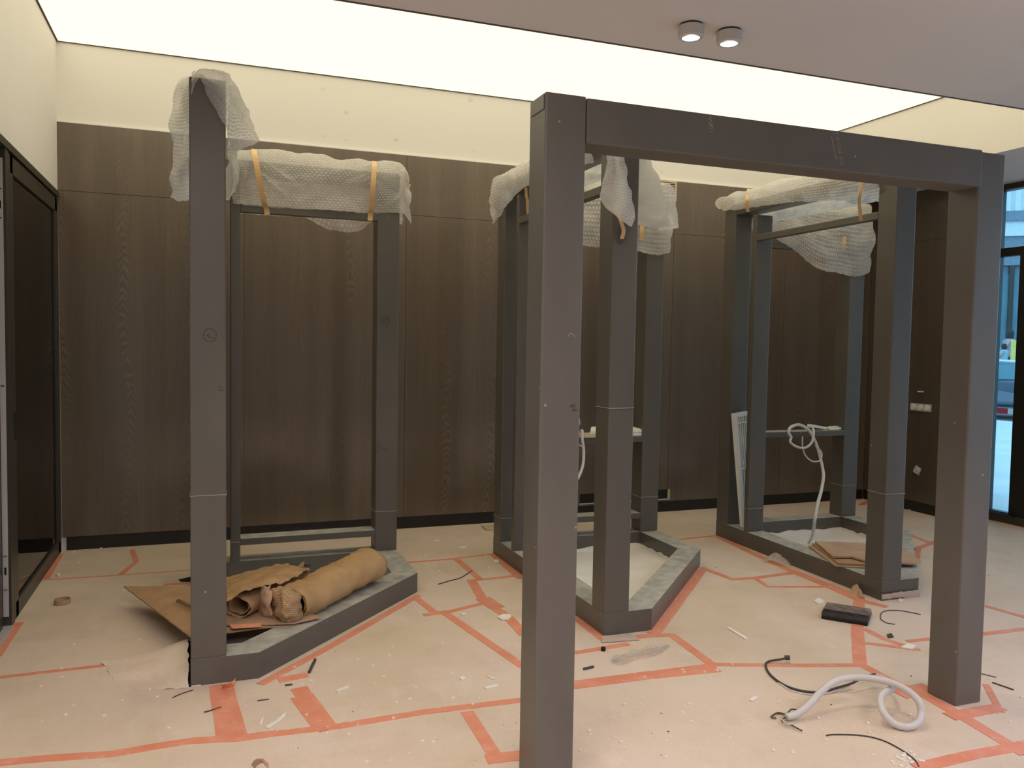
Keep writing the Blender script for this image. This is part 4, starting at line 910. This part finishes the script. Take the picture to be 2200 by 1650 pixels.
# piece of bubble wrap on the floor
o = sheet('bubble_wrap_scrap', [
  [fz(1312,1418,.0), fz(1335,1402,.03), fz(1370,1392,.03), fz(1400,1388,.03), fz(1440,1382,.01)],
  [fz(1316,1420,.015), fz(1338,1408,.05), fz(1372,1400,.035), fz(1405,1392,.045), fz(1438,1386,.015)],
  [fz(1320,1422,.0), fz(1345,1416,.01), fz(1378,1406,.015), fz(1410,1400,.01), fz(1440,1389,.0)]], m_wrap, None, amp=.016, fr=16, seed=21, step=.008); o.data.materials[0] = m_film; tag(o, 'crumpled clear plastic scrap on the floor before the middle frame', 'bubble wrap')
o = sheet('plastic_film_scrap', [
  [fz(1645,1196,.01), fz(1665,1188,.06), fz(1692,1200,.03)], [fz(1635,1208,.0), fz(1668,1206,.03), fz(1700,1222,.0)]], m_wrap, None, amp=.012, fr=16, seed=22, step=.008); tag(o, 'thin clear film scrap against the right frame base', 'plastic film')
slab('plaster_flake', [(1069,1327), (1080,1321), (1096,1321), (1099,1326), (1092,1332), (1078,1332)], .003, .006, m_plaster, 'round white plaster pat on the wide red tape', 'plaster')
CH = [([(570,1563), (592,1551), (608,1537), (616,1532), (613,1540), (598,1553), (577,1567)], 'long jagged white splinter below the left frame'), ([(557,1557), (562,1547), (567,1544), (565,1556)], 'short white splinter left of the long one'),
 ([(722,1485), (748,1475), (750,1478), (725,1488)], 'white stick chip in the middle of the floor'), ([(1040,1478), (1067,1472), (1070,1476), (1046,1482)], 'white chip left of the portal post foot'), ([(1045,1453), (1063,1459), (1060,1461)], 'thin pale chip above the white one by the portal'),
 ([(1749,1292), (1757,1286), (1768,1290), (1770,1296), (1758,1299)], 'white plaster lump above the ribbed block'), ([(1928,1291), (1934,1287), (1941,1290), (1932,1293)], 'white plaster lump before the right frame'), ([(987,1458), (996,1454), (1000,1459), (992,1462)], 'oval white chip left of the portal'),
 ([(1562,1350), (1566,1349), (1606,1372), (1600,1374)], 'long white plaster smear chip right of the middle frame'), ([(1610,1505), (1620,1498), (1630,1500), (1616,1508)], 'pale flat chip left of the frayed wires'),
 ([(121,1235), (127,1232), (130,1236), (125,1240)], 'small white pebble beside the partition'), ([(1060,1205), (1068,1203), (1072,1208), (1062,1209)], 'white pebble left of the middle frame base'),
 ([(990,1320), (1000,1318), (1002,1321), (994,1323)], 'white chip between the tapes in the centre'), ([(930,1163), (944,1160), (944,1163), (931,1165)], 'flat white chip near the back wall, left of two'), ([(984,1176), (1004,1174), (1000,1179), (988,1179)], 'flat white chip near the back wall, right of two'),
 ([(1905,1365), (1915,1362), (1920,1370), (1908,1371)], 'dark torn rag bit left of the right portal post'), ([(1935,1392), (1950,1384), (1968,1388), (1960,1396)], 'pale flake beside the dark rag bit'), ([(1950,1092), (1958,1086), (1962,1095), (1953,1097)], 'tan crumb at the foot of the right wall')]
for pts, lab in CH:
    dk_ = 'dark' in lab and 'flake' not in lab
    slab('plaster_chip', pts, .001, .006, m_wire if dk_ else m_plaster, lab, 'scrap' if dk_ else 'plaster chip', rag=.002)
slab('board_offcut', [(1034,1131), (1070,1129), (1070,1139), (1045,1140)], .002, .012, m_twood, 'small board offcut at the foot of the back wall', 'timber')
slab('paper_curl', [(411,1460), (424,1462), (432,1473), (411,1476)], .002, .002, m_plaster, 'grey paper curl at the foot of the left frame post', 'scrap')
# crumbs nobody could count
mb = MB(); mc = MB()
zones = [((560,1380), (1115,1640), 190), ((850,1125), (1065,1230), 70), ((20,1250), (400,1620), 50), ((1240,1380), (1990,1640), 170), ((1420,1095), (1560,1340), 45), ((1560,1240), (1840,1340), 30), ((2110,1130), (2195,1640), 40), ((140,1175), (405,1225), 30), ((1660,1080), (1850,1110), 14), ((1240,1180), (1400,1240), 10), ((1250,1640), (1990,1500), 40)]
for (x0, y0), (x1, y1), n in zones:
    for k in range(n):
        p = fz(random.uniform(x0, x1), random.uniform(y0, y1), .0); r = random.choice((.002, .003, .003, .004, .005, .008)); m_ = 5
        tgt = mb if random.random() < .95 else mc
        r *= 1 if tgt is mb else .6; a0_ = random.random()*6; st = random.uniform(.4, 1)
        pl = [(p.x+r*math.cos(a0_+6.283*j/m_)*random.uniform(.6, 1.2), p.y+st*r*math.sin(a0_+6.283*j/m_)*random.uniform(.6, 1.2)) for j in range(m_)]
        tgt.prism(pl, .0005, r*.7)
for k in range(40):
    p = fz(1940+random.gauss(0, 16), 1632+random.gauss(0, 8), 0); r = random.uniform(.003, .009); mb.prism([(p.x+r*math.cos(j*1.26), p.y+r*math.sin(j*1.26)) for j in range(5)], .0005, r*.6)
tag(mb.build('plaster_crumbs', m_plaster), 'white plaster crumbs scattered over the whole floor', 'crumbs', kind='stuff')
tag(mc.build('dirt_crumbs', m_wire), 'dark dirt crumbs scattered over the whole floor', 'crumbs', kind='stuff')
